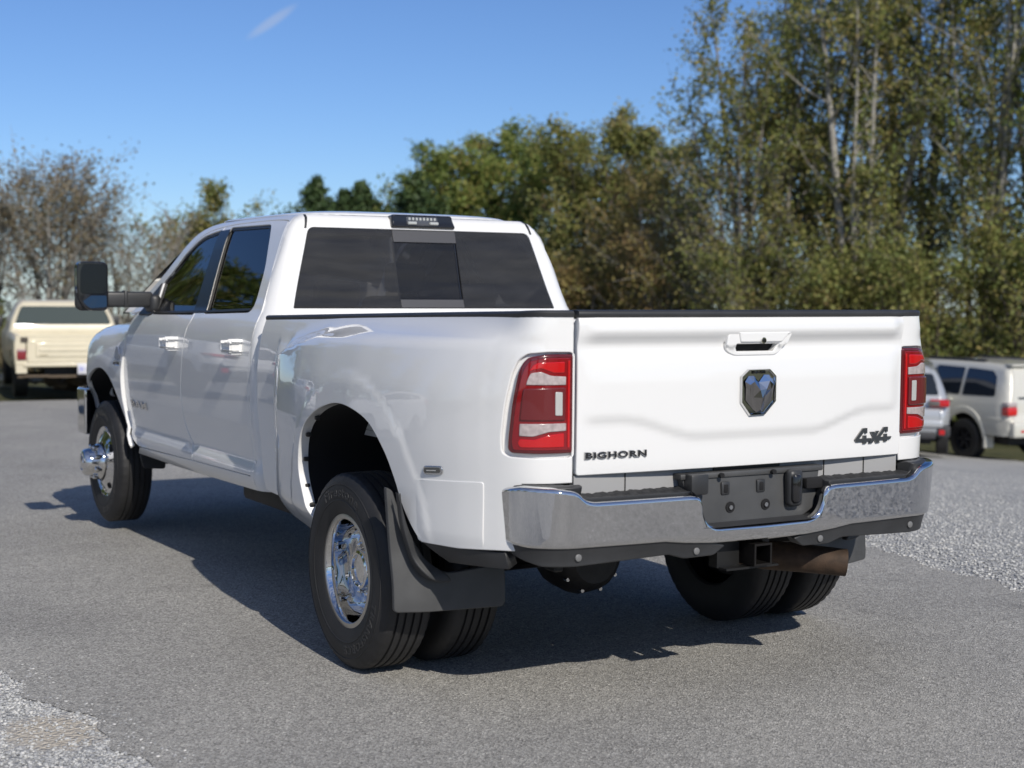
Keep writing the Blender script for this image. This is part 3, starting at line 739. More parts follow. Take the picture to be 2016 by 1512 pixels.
# cowl below the windscreen
mesh_obj('cowl', [(-.87, 4.84, 1.372), (.87, 4.84, 1.372), (.86, 5.0, 1.345), (-.86, 5.0, 1.345), (0, 4.84, 1.40), (0, 5.0, 1.39)], [(0, 4, 5, 3), (4, 1, 2, 5)], BLKP, T)
# ---- grille and front bumper
def frontf(x, z): return (x, 6.16 - .16 * (abs(x) / .9)**2.4 - .04 * ss(.95, 1.3, z), z)
panel('grille_surround', rnd([(-.86, .78), (.86, .78), (.86, 1.08), (.70, 1.24), (-.70, 1.24), (-.86, 1.08)], .05), frontf, WHITE, T, cell=.08, bev=.01, depth=.16, hint=(0, 1, 0))
panel('grille', rnd([(-.50, .80), (.50, .80), (.56, 1.0), (.50, 1.17), (-.50, 1.17), (-.56, 1.0)], .05), lambda x, z: (x, frontf(x, z)[1] + .008, z), BLKP, T, cell=.1, bev=.008, depth=.02, hint=(0, 1, 0))
def fbump(u, z):
    s_ = 1 if u >= 0 else -1; a = abs(u)
    if a < .8: return (u, 6.30 - .10 * (a / .8)**2, z)
    t = min((a - .8) / .2, 1.2); e = max(0, (a - .8) / .2 - 1.2) * .2
    return (s_ * (.8 + .2 * math.sin(t * 1.3)), 6.20 - .2 * (1 - math.cos(t * 1.3)) * .9 - e, z)
panel('front_bumper', rnd([(-1.22, .53), (1.22, .53), (1.22, .845), (-1.22, .845)], .02), fbump, CHROME, T, cell=.06, bev=.015, depth=.04, hint=lambda u, z: ((.8 if u > 0 else -.8) * ss(.5, .9, abs(u)), 1, 0))
MB().box(-.86, .86, 5.98, 6.10, .55, 1.10).obj('radiator_support', DARK, T, False)

# ---- tailgate
gate = panel('tailgate', rnd([(-.780, .886), (.780, .886), (.780, 1.456), (-.780, 1.456)], [.012, .012, .008, .008]), tg, WHITE, T, holes=[rnd([(-.10, 1.320), (.08, 1.320), (.10, 1.344), (-.11, 1.344)], .006)], cell=.018, bev=.004, depth=.045, hint=(0, -1, 0))
cap = MB(); N = 24; V = []; F = []
for i in range(N + 1):
    x = -.782 + 1.564 * i / N; y0 = Ytg(x, 1.45)
    for dy, z in ((-.004, 1.446), (-.010, 1.456), (-.008, 1.466), (.0, 1.471), (.05, 1.472), (.062, 1.466), (.062, 1.44)): V.append((x, y0 + dy, z))
for i in range(N):
    for j in range(6): F.append((i * 7 + j, i * 7 + j + 1, (i + 1) * 7 + j + 1, (i + 1) * 7 + j))
F += [tuple(range(7)), tuple(N * 7 + j for j in range(7))]
mesh_obj('tailgate_cap', V, F, BLKP, gate, True, 50)
# handle: surround, grip, dark opening, keyhole
hs = rnd([(-.108, 1.302), (.092, 1.302), (.128, 1.330), (.168, 1.392), (.156, 1.400), (-.118, 1.400), (-.146, 1.385), (-.155, 1.335), (-.14, 1.315)], [.02, .02, .02, .006, .006, .02, .02, .03, .02])
def hsf(o): return lambda x, z: (x, -.030 * (1 - (x / .79)**2) - .032 - o + .012 * ss(1.345, 1.33, z), z)
hol = rnd([(-.098, 1.318), (.078, 1.318), (.098, 1.346), (-.108, 1.346)], .006)
hd = panel('tailgate_handle', hs, hsf(0), WHITE, gate, holes=[hol], cell=.015, bev=.005, depth=.035, hint=(0, -1, 0))
panel('handle_grip', rnd([(-.092, 1.352), (.105, 1.352), (.150, 1.391), (-.10, 1.391)], .006), hsf(.007), WHITE, hd, cell=.02, bev=.006, depth=.02, hint=(0, -1, 0))
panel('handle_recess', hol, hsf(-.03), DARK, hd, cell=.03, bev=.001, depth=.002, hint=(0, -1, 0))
lathe_v = []
kh = MB(); c0 = Vector((.010, hsf(.008)(.01, 1.36)[1], 1.359))
kh.tube([c0 + Vector((0, .006, 0)), c0 + Vector((0, -.006, 0))], .0115, 16)
kh.obj('lock_cylinder', CHROME, hd)
kk = MB(); kk.tube([c0 + Vector((.001, -.004, -.001)), c0 + Vector((.001, -.0075, -.001))], .007, 12); kk.obj('camera_lens', BLKG, hd)
# emblem: eight-sided badge with a faceted horned head
ex = lambda X: (X - 560) / 562 * .168; ez = lambda Z: 1.165 - (Z - 1030) / 705 * .176
def ef(X, Z, d): x, z = ex(X), ez(Z); return (x, -.030 - .0235 - .002 - d, z)
oct_ = [(390, 685), (740, 682), (842, 790), (842, 1180), (665, 1378), (420, 1385), (278, 1185), (278, 790)]
em = MB(); n = 8
cx0, cz0 = 560, 1030
inn = [(cx0 + (a - cx0) * .88, cz0 + (b - cz0) * .90) for a, b in oct_]
V = [ef(a, b, 0) for a, b in oct_] + [ef(a, b, .010) for a, b in [(cx0 + (p - cx0) * .97, cz0 + (q - cz0) * .975) for p, q in oct_]] + [ef(a, b, .010) for a, b in [(cx0 + (p - cx0) * .92, cz0 + (q - cz0) * .935) for p, q in oct_]] + [ef(a, b, .003) for a, b in inn]
F = []
for r in range(3):
    for i in range(8): F.append((r * 8 + i, r * 8 + (i + 1) % 8, (r + 1) * 8 + (i + 1) % 8, (r + 1) * 8 + i))
F.append(tuple(range(24, 32)))
emb = mesh_obj('tailgate_emblem', V, F, CHROME, gate)
PT = dict(a=(400, 785, .004), b=(485, 785, .005), c=(560, 885, .006), d=(645, 772, .005), e=(730, 775, .004), f=(800, 850, .004),
          g=(330, 870, .010), h=(398, 915, .016), i=(462, 872, .017), j=(548, 1000, .022), k=(650, 985, .022), l=(712, 862, .017), m=(785, 915, .012),
          n=(470, 1110, .008), o=(655, 1105, .008), p=(520, 1335, .008), q=(610, 1335, .008), r=(572, 1120, .026), s=(566, 1300, .016),
          t=(350, 960, .008), u=(352, 1150, .006), v=(470, 1290, .004), w=(430, 1020, .006), x=(800, 980, .008), y=(770, 1160, .006), z=(650, 1290, .004), A=(700, 1010, .006), B=(400, 1000, .014), C=(745, 990, .014))
FC = ['abih', 'agh', 'bcji', 'cjk', 'cdlk', 'delml', 'efml', 'ghBt', 'hiwB', 'ijnw', 'jkr', 'jnr', 'kor', 'klAo', 'lmC', 'lCA', 'mxC', 'nrsp', 'orsq', 'psq', 'tBuu', 'Bwvu', 'wnpv', 'CAoz', 'Cyz', 'xyC', 'oqz']
FC = ['abih', 'agh', 'bcji', 'cjk', 'cdlk', 'dml', 'dem', 'efm', 'ghBt', 'hiwB', 'ijnw', 'jkr', 'jnr', 'kor', 'klAo', 'lmC', 'lCA', 'mxC', 'nrsp', 'orsq', 'psq', 'tBu', 'Bwvu', 'wnpv', 'CAoz', 'Cyz', 'xyC', 'oqz']
ks = list(PT); HORN = set(['abih', 'agh', 'bcji', 'cjk', 'cdlk', 'dml', 'dem', 'efm'])
mesh_obj('emblem_horns', [ef(*PT[k]) for k in ks], [tuple(ks.index(c) for c in f) for f in FC if f in HORN], CHROME, emb)
mesh_obj('emblem_head', [ef(*PT[k]) for k in ks], [tuple(ks.index(c) for c in f) for f in FC if f not in HORN], mat('shaded_chrome', (.34, .33, .32), .07, 1), emb)  # lower facets in darker chrome: shade under the horns put into the colour
text_on('emblem_lettering', 'RAM', lambda a, b, d: (a, -.030 - .0235 - .006 - .003 * d, ez(735) + b), BLKG, emb, .062, .009, offset=.04)
# trim name and drive badge
bgp = MB()
tgf = lambda x0, z0, sh=0.: (lambda a, b, d: tg(x0 + a + sh * b, z0 + b, .0005 + d * .005))
text_on('trim_badge_edge', 'BIGHORN', tgf(-.622, .956), CHROMED, gate, .258, .0265, offset=.05, space=1.14)
text_on('trim_badge', 'BIGHORN', lambda a, b, d: tg(-.620 + a, .957 + b, .004 + d * .003), BLKG, gate, .252, .021, offset=.022, space=1.16)
def poly_badge(polys, x0, z0, sc, m, name, o0, o1):
    b = MB()
    for P in polys: b.prism(P, lambda u, v, d: tg(x0 + u * sc, z0 + v * sc, d), o0, o1)
    return b.obj(name, m, gate, False)
four = [[(0, .30), (.95, 1.25), (1.50, 1.25), (1.50, 1.0), (1.20, 1.0), (.55, .38), (.55, .3)], [(0, .30), (.18, .08), (1.85, .08), (2.0, .36), (.2, .36)], [(1.0, -.10), (1.42, -.10), (1.42, .62), (1.0, .62)], [(1.22, 1.25), (1.5, 1.25), (1.5, .8), (1.22, .8)]]
exx = [[(1.9, .9), (2.35, .9), (3.1, -.1), (2.62, -.1)], [(1.72, -.1), (2.15, -.1), (3.0, .95), (2.6, .95)]]
four2 = [[(a * .95 + 2.65, b * .95 + .06) for a, b in P] for P in four]
poly_badge(four + exx + four2, .515, .945, .046, mat('badge_satin', (.22, .22, .215), .32, 1), 'drive_badge', .0006, .007)

# ---- body sill under the tailgate and the bumper
MB().box(-.78, .78, .005, .03, .80, .885).obj('rear_sill', mat('sill_grey', (.33, .33, .33), .5), T, False)
for x in (-.56, .39, .60): MB().box(x - .0015, x + .0015, .001, .005, .80, .882).obj('sill_seam', SEAL, T, False)
MB().box(-.16, .16, -.002, .005, .845, .882).obj('latch_plate', STEELD, T, False)
TOPL = [(-1.14, .838), (-1.02, .856), (-.90, .853), (-.825, .842), (-.785, .808), (-.755, .800), (-.345, .800), (-.308, .794), (-.292, .77), (-.286, .725), (-.262, .690), (-.225, .674), (0, .671)]
TOP = rnd(TOPL, [.01, 0, .02, .02, .02, .02, .02, .02, .02, .02, .02, .03, 0], closed=False)
BOT = [(0, .606), (-.22, .609), (-.36, .620), (-.45, .632), (-.80, .634), (-1.0, .636), (-1.14, .648)]
lft = [(u, z) for u, z in TOP]; rgt_ = [(-u, z) for u, z in TOP[::-1][1:]]
bump_out = lft + rgt_ + [(-u, z) for u, z in BOT[::-1]] + BOT[1:]
bmp = empty_part('rear_bumper', T)
panel('chrome_face', bump_out, bumpf, CHROME, bmp, cell=.022, bev=.016, depth=.03, hint=lambda u, z: ((.6 if u > 0 else -.6) * min(1, abs(u) * 2), -1, 0), nb=4)
# side returns of the chrome are covered by black end caps
VT = [(-1.14, .650), (-.85, .644), (-.45, .640), (-.36, .628), (-.22, .615), (-.165, .600), (-.215, .566), (-.35, .564), (-.42, .584), (-.80, .570), (-.95, .572), (-1.12, .606)]
for s in (-1, 1):
    vp = [(u * -s, z) for u, z in rnd(VT, .012)]
    va = panel('lower_valance', vp, lambda u, z: bumpf(u, z, -.012), BLKP, bmp, cell=.03, bev=.006, depth=.06, hint=lambda u, z: ((.6 if u > 0 else -.6) * min(1, abs(u) * 2), -1, 0))
    for u in (.30, .80):
        x, y, z = bumpf(s * u, .604 - .014 * (u < .5), -.010)
        sn = MB(); sn.tube([(x, y + .01, z), (x, y - .004, z), (x, y - .006, z)], [.013, .013, .009], 14)
        sn.obj('parking_sensor', mat('sensor_grey', (.16, .16, .16), .4), bmp)
    # step pad
    def padf(u, v):
        x, y = bumppath(s * u); t = v
        yy = y + .022 + (.10 - y) * t
        ub = u; zz = (.830 if ub < .80 else .872)
        zz = .812 + .040 * ss(.775, .83, u) + .018 * t
        zz += .0035 * (math.sin(u * 150) * math.sin(t * 9 + u * 60)) * ss(.02, .1, t) * ss(1, .9, t)
        return (x, yy, zz)
    panel('step_pad', rnd([(.325, 0), (.98, 0), (.98, 1), (.325, 1)], .02), padf, BLKP, bmp, cell=.014, bev=.004, depth=.03, hint=(0, 0, 1))
    panel('end_cap', rnd([(.79, 0), (1.12, 0), (1.12, .12), (.79, .12)], .02), lambda u, v: (bumpf(s * u, .85, -.024 - v * .7)[0], bumpf(s * u, .85, -.024 - v * .7)[1], .846 + .014 * math.sin(max(0, min(1, (v + .02) / .12)) * PI)), BLKP, bmp, cell=.02, bev=.004, depth=.05, hint=(0, 0, 1))
    # wall of the plate recess
    MB().add([(s * .322, -.115, .80), (s * .322, .03, .85), (s * .30, .03, .67), (s * .275, -.115, .68)], [(0, 1, 2, 3)]).obj('recess_wall', BLKP, bmp, False)
# plate recess
rc = panel('plate_recess', rnd([(-.295, .676), (.235, .676), (.300, .71), (.335, .87), (-.335, .87)], .02), lambda x, z: (x, -.048 + .25 * (z - .69) * .3, z), GREYP, bmp, cell=.05, bev=.004, depth=.03, hint=(0, -1, 0))
MB().add([(-.285, -.118, .676), (.285, -.118, .676), (.30, -.03, .684), (-.30, -.03, .684)], [(0, 1, 2, 3)]).obj('recess_floor', BLKP, bmp, False)
MB().rbox(-.345, .345, -.045, .02, .848, .870, .006, 2).obj('plate_header', GREYP, bmp)
for x in (-.115, .055):
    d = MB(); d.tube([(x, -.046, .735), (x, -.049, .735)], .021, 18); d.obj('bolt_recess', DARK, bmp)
    d = MB(); d.tube([(x - .002, -.046, .735), (x - .002, -.056, .735)], .009, 6); d.obj('plate_bolt', CHROMED, bmp)
    MB().rbox(x - .022 - .02, x + .018 - .02, -.048, -.036, .782, .832, .006, 2).obj('plate_slot', BLKP, bmp)
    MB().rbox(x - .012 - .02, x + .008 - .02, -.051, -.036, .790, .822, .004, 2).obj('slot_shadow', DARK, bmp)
for x in (-.165, .085):
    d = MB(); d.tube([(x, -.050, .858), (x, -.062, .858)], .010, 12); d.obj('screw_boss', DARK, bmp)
MB().rbox(-.325, -.245, -.085, -.03, .795, .872, .008, 2).obj('plate_lamp', BLKP, bmp)
hc = MB(); hc.rbox(.145, .215, -.085, -.04, .72, .865, .02, 3); hc.obj('trailer_socket', BLKP, bmp)
hc = MB(); hc.rbox(.152, .196, -.098, -.06, .735, .85, .016, 3); hc.obj('socket_cover', BLKG, bmp)
MB().rbox(.235, .318, -.075, -.04, .785, .825, .006, 2).obj('step_slot', DARK, bmp)
# ---- hitch
ht = MB(); w, t = .042, .008; zc = .555; y0, y1 = -.105, .30
for a in ((-w, w, zc + w - t, zc + w), (-w, w, zc - w, zc - w + t)): ht.box(a[0], a[1], y0, y1, a[2], a[3])
for a in ((-w, -w + t), (w - t, w)): ht.box(a[0], a[1], y0, y1, zc - w + t, zc + w - t)
ht.obj('hitch_receiver', mat('hitch_steel', (.025, .023, .022), .3, .6), T, False)
MB().box(-.16, -.055, -.03, .02, .505, .60).box(.055, .09, -.03, .02, .505, .60).box(-.30, .30, .05, .10, .60, .68).obj('hitch_frame', STEELD, T, False)
MB().box(-.15, .10, -.075, -.02, .500, .508).obj('safety_chain_plate', STEELD, T, False)
# ---- exhaust
ex_ = MB(); ex_.tube([(.22, .62, .50), (.24, .42, .485), (.30, .24, .475), (.42, .12, .468), (.545, .03, .455)], [.058, .060, .060, .057, .055], 24, False)
ex_.tube([(.545, .03, .455), (.42, .12, .468)], [.050, .050], 24, False)
ex_.obj('exhaust_pipe', RUST, T)
# ---- underbody
ub = MB()
for s in (-1, 1): ub.box(s * .42 - .04, s * .42 + .04, .12, 5.9, .56, .70)
for y in (.55, 1.6, 2.6, 3.6): ub.box(-.42, .42, y - .04, y + .04, .57, .69)
ub.obj('chassis_frame', UNDER, T, False)
MB().box(-.90, .90, .04, 2.47, .905, .928).box(-.8, .8, 2.44, 2.50, .93, 1.38).obj('bed_floor', WHITE, T, False)
MB().box(-.86, .86, 2.66, 4.9, .50, .56).obj('cab_floor', UNDER, T, False)
MB().rbox(-.75, -.30, 2.75, 3.45, .37, .50, .03, 2).rbox(-.60, -.35, 3.55, 4.15, .40, .50, .03, 2).rbox(-.72, -.50, 3.9, 4.3, .44, .52, .02, 2).obj('fuel_tank', UNDER, T)
ax = MB(); ax.tube([(-1.0, 1.082, .40), (1.0, 1.082, .40)], .055, 16); ax.obj('rear_axle', UNDER, T)
df = MB(); df.tube([(-.12, 1.20, .41), (-.12, 1.08, .40), (-.12, .96, .40), (-.12, .87, .40), (-.12, .84, .40)], [.10, .165, .175, .145, .11], 18)
dfo = df.obj('differential', UNDER, T)
for k in range(10):
    a = 2 * PI * k / 10; b = MB(); b.tube([(-.12 + .150 * math.cos(a), .90, .40 + .150 * math.sin(a)), (-.12 + .150 * math.cos(a), .875, .40 + .150 * math.sin(a))], .009, 6)
    b.obj('cover_bolt', CHROMED, dfo)
for s in (-1, 1):
    lsp = MB()
    for k in range(4): lsp.tube([(s * .50, .30 + k * .12, .52 - k * .012), (s * .50, 1.03, .36 + .02 * k), (s * .50, 2.1 - k * .2, .52 - k * .012)], .016, 6)
    lsp.obj('leaf_spring', UNDER, T)
    sk = MB(); sk.tube([(s * .62, .42, .545), (s * .72, .42, .54)], .022, 10); sk.rbox(s * .60 - .02, s * .60 + .02, .38, .46, .46, .58, .006, 1); sk.obj('spring_shackle', UNDER, T)
MB().tube([(0, 1.1, .42), (0, 3.4, .50)], .045, 12).obj('drive_shaft', UNDER, T)
MB().tube([(-.9, 5.331, .42), (.9, 5.331, .42)], .06, 12).obj('front_axle', UNDER, T)
# ---- interior seen through the glass
MB().rbox(-.66, .66, 2.82, 3.0, .95, 1.42, .05, 2).rbox(-.66, .66, 2.85, 3.35, .80, .98, .05, 2).obj('rear_seat', INT, T)
for x in (-.42, .42):
    MB().rbox(x - .26, x + .26, 3.72, 3.90, .95, 1.50, .06, 3).rbox(x - .13, x + .13, 3.73, 3.83, 1.52, 1.70, .04, 3).obj('front_seat', INT, T)
    MB().rbox(x - .13, x + .13, 2.86, 2.94, 1.44, 1.58, .035, 3).obj('rear_headrest', INT, T)
MB().rbox(-.80, .80, 4.62, 4.95, 1.05, 1.36, .05, 2).obj('dashboard', INT, T)
sw = MB(); sw.tube([(-.42 + .19 * math.cos(a * PI / 12), 4.50 - .05 * math.sin(a * PI / 12), 1.25 + .18 * math.sin(a * PI / 12)) for a in range(25)], .014, 8); sw.obj('steering_wheel', INT, T)
MB().box(-.85, .85, 2.62, 2.64, .60, 1.42).obj('cab_bulkhead', INT, T, False)

# ---- wheels
TR = .400
def tyre_prof(w=.1175):
    P = [(-.088, .222), (-.100, .232), (-.112, .262), (-.1175, .300), (-.116, .335), (-.109, .362), (-.098, .384), (-.088, .394)]
    g = [-.052, -.018, .018, .052]; top = []
    for x in g:
        top += [(x - .006, .3985), (x - .0045, .389), (x + .0045, .389), (x + .006, .3985)]
    Q = [(-.082, .397)] + top + [(.082, .397)]
    return P + Q + [(-a, r) for a, r in P[::-1]]
def sidewall_x(r): return ip([(.222, .088), (.232, .100), (.262, .112), (.300, .1175), (.335, .116), (.362, .109), (.384, .098)], r)
def wheel(cx, cy, s, kind):
    w = empty_part('wheel', T)
    def mod(i, j, r):
        if .38 < r < .3975 and j in (6, 7, 8) and i % 3 == 0: return r - .0035
        if .38 < r < .3975 and j in (25, 26, 27) and i % 3 == 0: return r - .0035
        return r
    t = lathe('tyre', tyre_prof(), RUBBER, w, cx, cy, TR, s, 150, 25, mod)
    # thin moulded ribs and lettering on the sidewall
    if kind != 'inner':
        def lf(phi0, r0): return lambda a, b, d: (cx + s * (sidewall_x(r0 + b) - .0005 + .0022 * d), cy - (-s) * -1 * 0 - math.sin(phi0 + a / r0) * (r0 + b) * 1.0 * (1 if s < 0 else -1), TR + math.cos(phi0 + a / r0) * (r0 + b))
        text_on('sidewall_lettering', 'Firestone', lf(R_(-2), .322), RUBBERL, w, .34, .042, offset=.015, res=2, space=1.15)
        text_on('sidewall_lettering', 'TRANSFORCE', lf(R_(140), .318), RUBBERL, w, .40, .034, offset=.02, res=2, space=1.1)
        for rr in (.287, .352):
            lathe('sidewall_rib', [(sidewall_x(rr - .003) - .001, rr - .003), (sidewall_x(rr) + .0016, rr - .001), (sidewall_x(rr) + .0016, rr + .001), (sidewall_x(rr + .003) - .001, rr + .003)], RUBBER, w, cx, cy, TR, s, 96, 60)
    if kind == 'front':
        rim = [(.060, .226), (.096, .232), (.100, .228), (.098, .222), (.088, .213), (.086, .205), (.092, .19), (.105, .165), (.118, .140), (.122, .128)]
        ro = lathe('rim', rim, CHROME, w, cx, cy, TR, s, 96, 40)
        hub = [(.10, .122), (.130, .120), (.150, .116), (.163, .104), (.166, .092), (.205, .090), (.232, .084), (.246, .072), (.250, .05), (.244, .046), (.252, .040), (.256, 0)]
        lathe('hub_cap', hub, CHROME, w, cx, cy, TR, s, 64, 40)
        for k in range(8):
            a = 2 * PI * (k + .5) / 8; b = MB(); r = .104
            x0 = cx + s * .145; b.tube([(x0, cy + r * math.sin(a), TR + r * math.cos(a)), (x0 + s * .038, cy + r * math.sin(a), TR + r * math.cos(a)), (x0 + s * .046, cy + r * math.sin(a), TR + r * math.cos(a))], [.0155, .0145, .006], 10)
            b.obj('lug_nut', CHROME, w)
        for k in range(4):
            a = 2 * PI * (k + .5) / 4 - .2; r = .180
            V = []; 
            for q in range(14):
                b = 2 * PI * q / 14; rr = r + .017 * math.sin(b); aa = a + .030 / r * math.cos(b)
                V.append((cx + s * (ip([(.165, .105), (.19, .092), (.205, .086)], rr) + .002), cy + rr * math.sin(aa), TR + rr * math.cos(aa)))
            mesh_obj('hand_hole', V, [tuple(range(14))], DARK, w)
    elif kind == 'outer':
        rim = [(.096, .210), (.090, .206), (.060, .202), (.030, .198), (-.020, .194), (-.035, .188), (-.042, .172), (-.038, .155), (-.030, .140), (-.026, .120)]
        lathe('rim', rim, CHROME, w, cx, cy, TR, s, 96, 28)
        lathe('rim_lip', [(.060, .226), (.090, .235), (.096, .235), (.099, .231), (.099, .213), (.096, .210)], mat('brushed_rim', (.50, .49, .47), .30, 1), w, cx, cy, TR, s, 96, 40)
        hub = [(-.026, .122), (-.016, .120), (-.008, .112), (-.004, .092), (.006, .086), (.034, .083), (.044, .078), (.048, .068), (.046, .062), (.036, .060), (.034, 0)]
        lathe('hub_cap', hub, CHROME, w, cx, cy, TR, s, 64, 35)
        for k in range(8):
            a = 2 * PI * (k + .5) / 8; b = MB(); r = .103; x0 = cx - s * .012
            b.tube([(x0, cy + r * math.sin(a), TR + r * math.cos(a)), (x0 + s * .036, cy + r * math.sin(a), TR + r * math.cos(a)), (x0 + s * .044, cy + r * math.sin(a), TR + r * math.cos(a))], [.0125, .0120, .005], 10)
            b.obj('lug_nut', CHROME, w)
        for k in range(4):
            a = 2 * PI * (k + .5) / 4; r = .160; V = []
            for q in range(14):
                b = 2 * PI * q / 14; rr = r + .014 * math.sin(b); aa = a + .030 / r * math.cos(b)
                V.append((cx + s * (ip([(.14, -.030), (.155, -.038), (.172, -.042)], rr) + .003), cy + rr * math.sin(aa), TR + rr * math.cos(aa)))
            mesh_obj('hand_hole', V, [tuple(range(14))], DARK, w)
        # polished ring on the lip
    else:
        lathe('rim', [(.09, .234), (.06, .20), (.0, .19), (.0, .05)], UNDER, w, cx, cy, TR, s, 32)
for s in (-1, 1):
    wheel(s * 1.078, 1.082, s, 'outer'); wheel(s * .772, 1.082, s, 'inner'); wheel(s * .905, 5.331, s, 'front')
# ================================================================ GROUND
def sp_(t, w=.4): 
    return w * math.log1p(math.exp(t / w)) if t < 12 else t
def hz(x, y): return -3 * math.tanh(.0955 * sp_(x - 3.2) / 3) - .0186 * sp_(y - 3)
def edge_x(y):
    e = ip([(-30, 1.9), (-6, 2.25), (0, 2.42), (.84, 2.55), (1.3, 2.69), (1.6, 2.71), (2.28, 2.89), (4, 3.3), (8, 4.3), (14, 6.0), (20, 8.0), (30, 12)], y)
    return e + .035 * math.sin(y * 7.3) + .02 * math.sin(y * 17.1 + 1) + .012 * math.sin(y * 41)
def ledge_x(y):
    return ip([(-30, -1.9), (-3, -2.1), (.2, -2.24), (.7, -2.27), (1.0, -2.30), (1.3, -2.385), (1.72, -2.42), (2.1, -2.7), (2.5, -3.4), (2.9, -6.0), (3.2, -14)], y) + .03 * math.sin(y * 9.1) + .015 * math.sin(y * 23)
def ramp(nt, stops, inp):
    r = nt.nodes.new('ShaderNodeValToRGB'); e = r.color_ramp.elements
    while len(e) < len(stops): e.new(.5)
    for q, (p, c) in zip(e, stops): q.position = p; q.color = (*c, 1) if not isinstance(c, float) else (c, c, c, 1)
    nt.links.new(inp, r.inputs[0]); return r
def ground_mat(kind):
    m = bpy.data.materials.new(kind); m.use_nodes = True; nt = m.node_tree; b = nt.nodes['Principled BSDF']
    N = nt.nodes.new; L = nt.links.new
    tc = N('ShaderNodeTexCoord')
    def noise(sc, det=4, ro=.6):
        n = N('ShaderNodeTexNoise'); n.inputs['Scale'].default_value = sc; n.inputs['Detail'].default_value = det; n.inputs['Roughness'].default_value = ro
        L(tc.outputs['Object'], n.inputs['Vector']); return n
    def vor(sc, feat='F1', out='Distance'):
        v = N('ShaderNodeTexVoronoi'); v.inputs['Scale'].default_value = sc; v.feature = feat
        L(tc.outputs['Object'], v.inputs['Vector']); return v
    def mix(a, b_, f, mode='MIX'):
        x = N('ShaderNodeMix'); x.data_type = 'RGBA'; x.blend_type = mode
        if isinstance(f, float): x.inputs[0].default_value = f
        else: L(f, x.inputs[0])
        for s_, v in ((6, a), (7, b_)):
            if isinstance(v, tuple): x.inputs[s_].default_value = (*v, 1)
            else: L(v, x.inputs[s_])
        return x.outputs[2]
    b.inputs['Specular IOR Level'].default_value = .3
    bp = N('ShaderNodeBump'); L(bp.outputs[0], b.inputs['Normal'])
    if kind == 'asphalt_worn':
        v = vor(130); st = ramp(nt, [(0, (.17, .165, .155)), (.3, (.31, .302, .284)), (.65, (.43, .418, .392)), (.9, (.58, .563, .53)), (1, (.88, .86, .80))], v.outputs['Color'])
        big = ramp(nt, [(.3, (.86, .86, .86)), (.7, (1.10, 1.095, 1.08))], noise(.9, 6).outputs[0])
        mid = ramp(nt, [(.3, (.84, .84, .84)), (.72, (1.13, 1.13, 1.12))], noise(22, 5, .75).outputs[0])
        fine = ramp(nt, [(.30, (.62, .62, .62)), (.52, (1, 1, 1)), (.72, (1.32, 1.32, 1.3))], noise(260, 2).outputs[0])
        dk = ramp(nt, [(0, (.30, .30, .30)), (.16, (1, 1, 1))], vor(46).outputs['Distance'])
        c = mix(st.outputs[0], big.outputs[0], 1.0, 'MULTIPLY'); c = mix(c, mid.outputs[0], 1.0, 'MULTIPLY'); c = mix(c, fine.outputs[0], 1.0, 'MULTIPLY'); c = mix(c, dk.outputs[0], .35, 'MULTIPLY')
        # old stains and worn patches
        stn = ramp(nt, [(.30, (.80, .80, .80)), (.42, (1, 1, 1))], noise(.55, 3, .5).outputs[0]); c = mix(c, stn.outputs[0], .45, 'MULTIPLY')
        spt = ramp(nt, [(.045, (.55, .55, .55)), (.085, (1, 1, 1))], vor(1.3).outputs['Distance']); c = mix(c, spt.outputs[0], .40, 'MULTIPLY')
        # hairline cracks
        w = N('ShaderNodeTexVoronoi'); w.feature = 'DISTANCE_TO_EDGE'; w.inputs['Scale'].default_value = .45
        wn_ = noise(1.5, 5); va = N('ShaderNodeVectorMath'); va.operation = 'MULTIPLY_ADD'; va.inputs[1].default_value = (.9, .9, 0)
        L(wn_.outputs['Color'], va.inputs[0]); L(tc.outputs['Object'], va.inputs[2]); L(va.outputs[0], w.inputs['Vector'])
        cr = ramp(nt, [(0, (.72, .72, .72)), (.0022, (1, 1, 1))], w.outputs['Distance'])
        c = mix(c, cr.outputs[0], .5, 'MULTIPLY')
        L(c, b.inputs['Base Color']); b.inputs['Roughness'].default_value = .82
        ad = N('ShaderNodeMath'); ad.operation = 'ADD'; L(v.outputs['Distance'], ad.inputs[0]); L(noise(170, 3).outputs[0], ad.inputs[1])
        L(ad.outputs[0], bp.inputs['Height']); bp.inputs['Strength'].default_value = 1; bp.inputs['Distance'].default_value = .005
    elif kind == 'gravel':
        v = vor(62); st = ramp(nt, [(0, (.30, .305, .31)), (.3, (.40, .405, .405)), (.6, (.46, .46, .45)), (.85, (.54, .535, .52)), (1, (.64, .63, .605))], v.outputs['Color'])
        dst = ramp(nt, [(.25, (1, 1, 1)), (.75, (.6, .6, .6))], v.outputs['Distance'])
        big = ramp(nt, [(.35, (.88, .88, .88)), (.65, (1.08, 1.07, 1.04))], noise(.6, 5).outputs[0])
        c = mix(st.outputs[0], dst.outputs[0], .6, 'MULTIPLY'); c = mix(c, big.outputs[0], 1.0, 'MULTIPLY')
        # bare sandy patch near the left front corner of the lot
        sx = N('ShaderNodeSeparateXYZ'); L(tc.outputs['Object'], sx.inputs[0])
        def mth(op, a, b_):
            q = N('ShaderNodeMath'); q.operation = op
            for i_, v_ in ((0, a), (1, b_)):
                if isinstance(v_, (int, float)): q.inputs[i_].default_value = v_
                else: L(v_, q.inputs[i_])
            return q.outputs[0]
        dx = mth('DIVIDE', mth('SUBTRACT', sx.outputs[0], SAND[0]), SAND[2]); dy = mth('DIVIDE', mth('SUBTRACT', sx.outputs[1], SAND[1]), SAND[3])
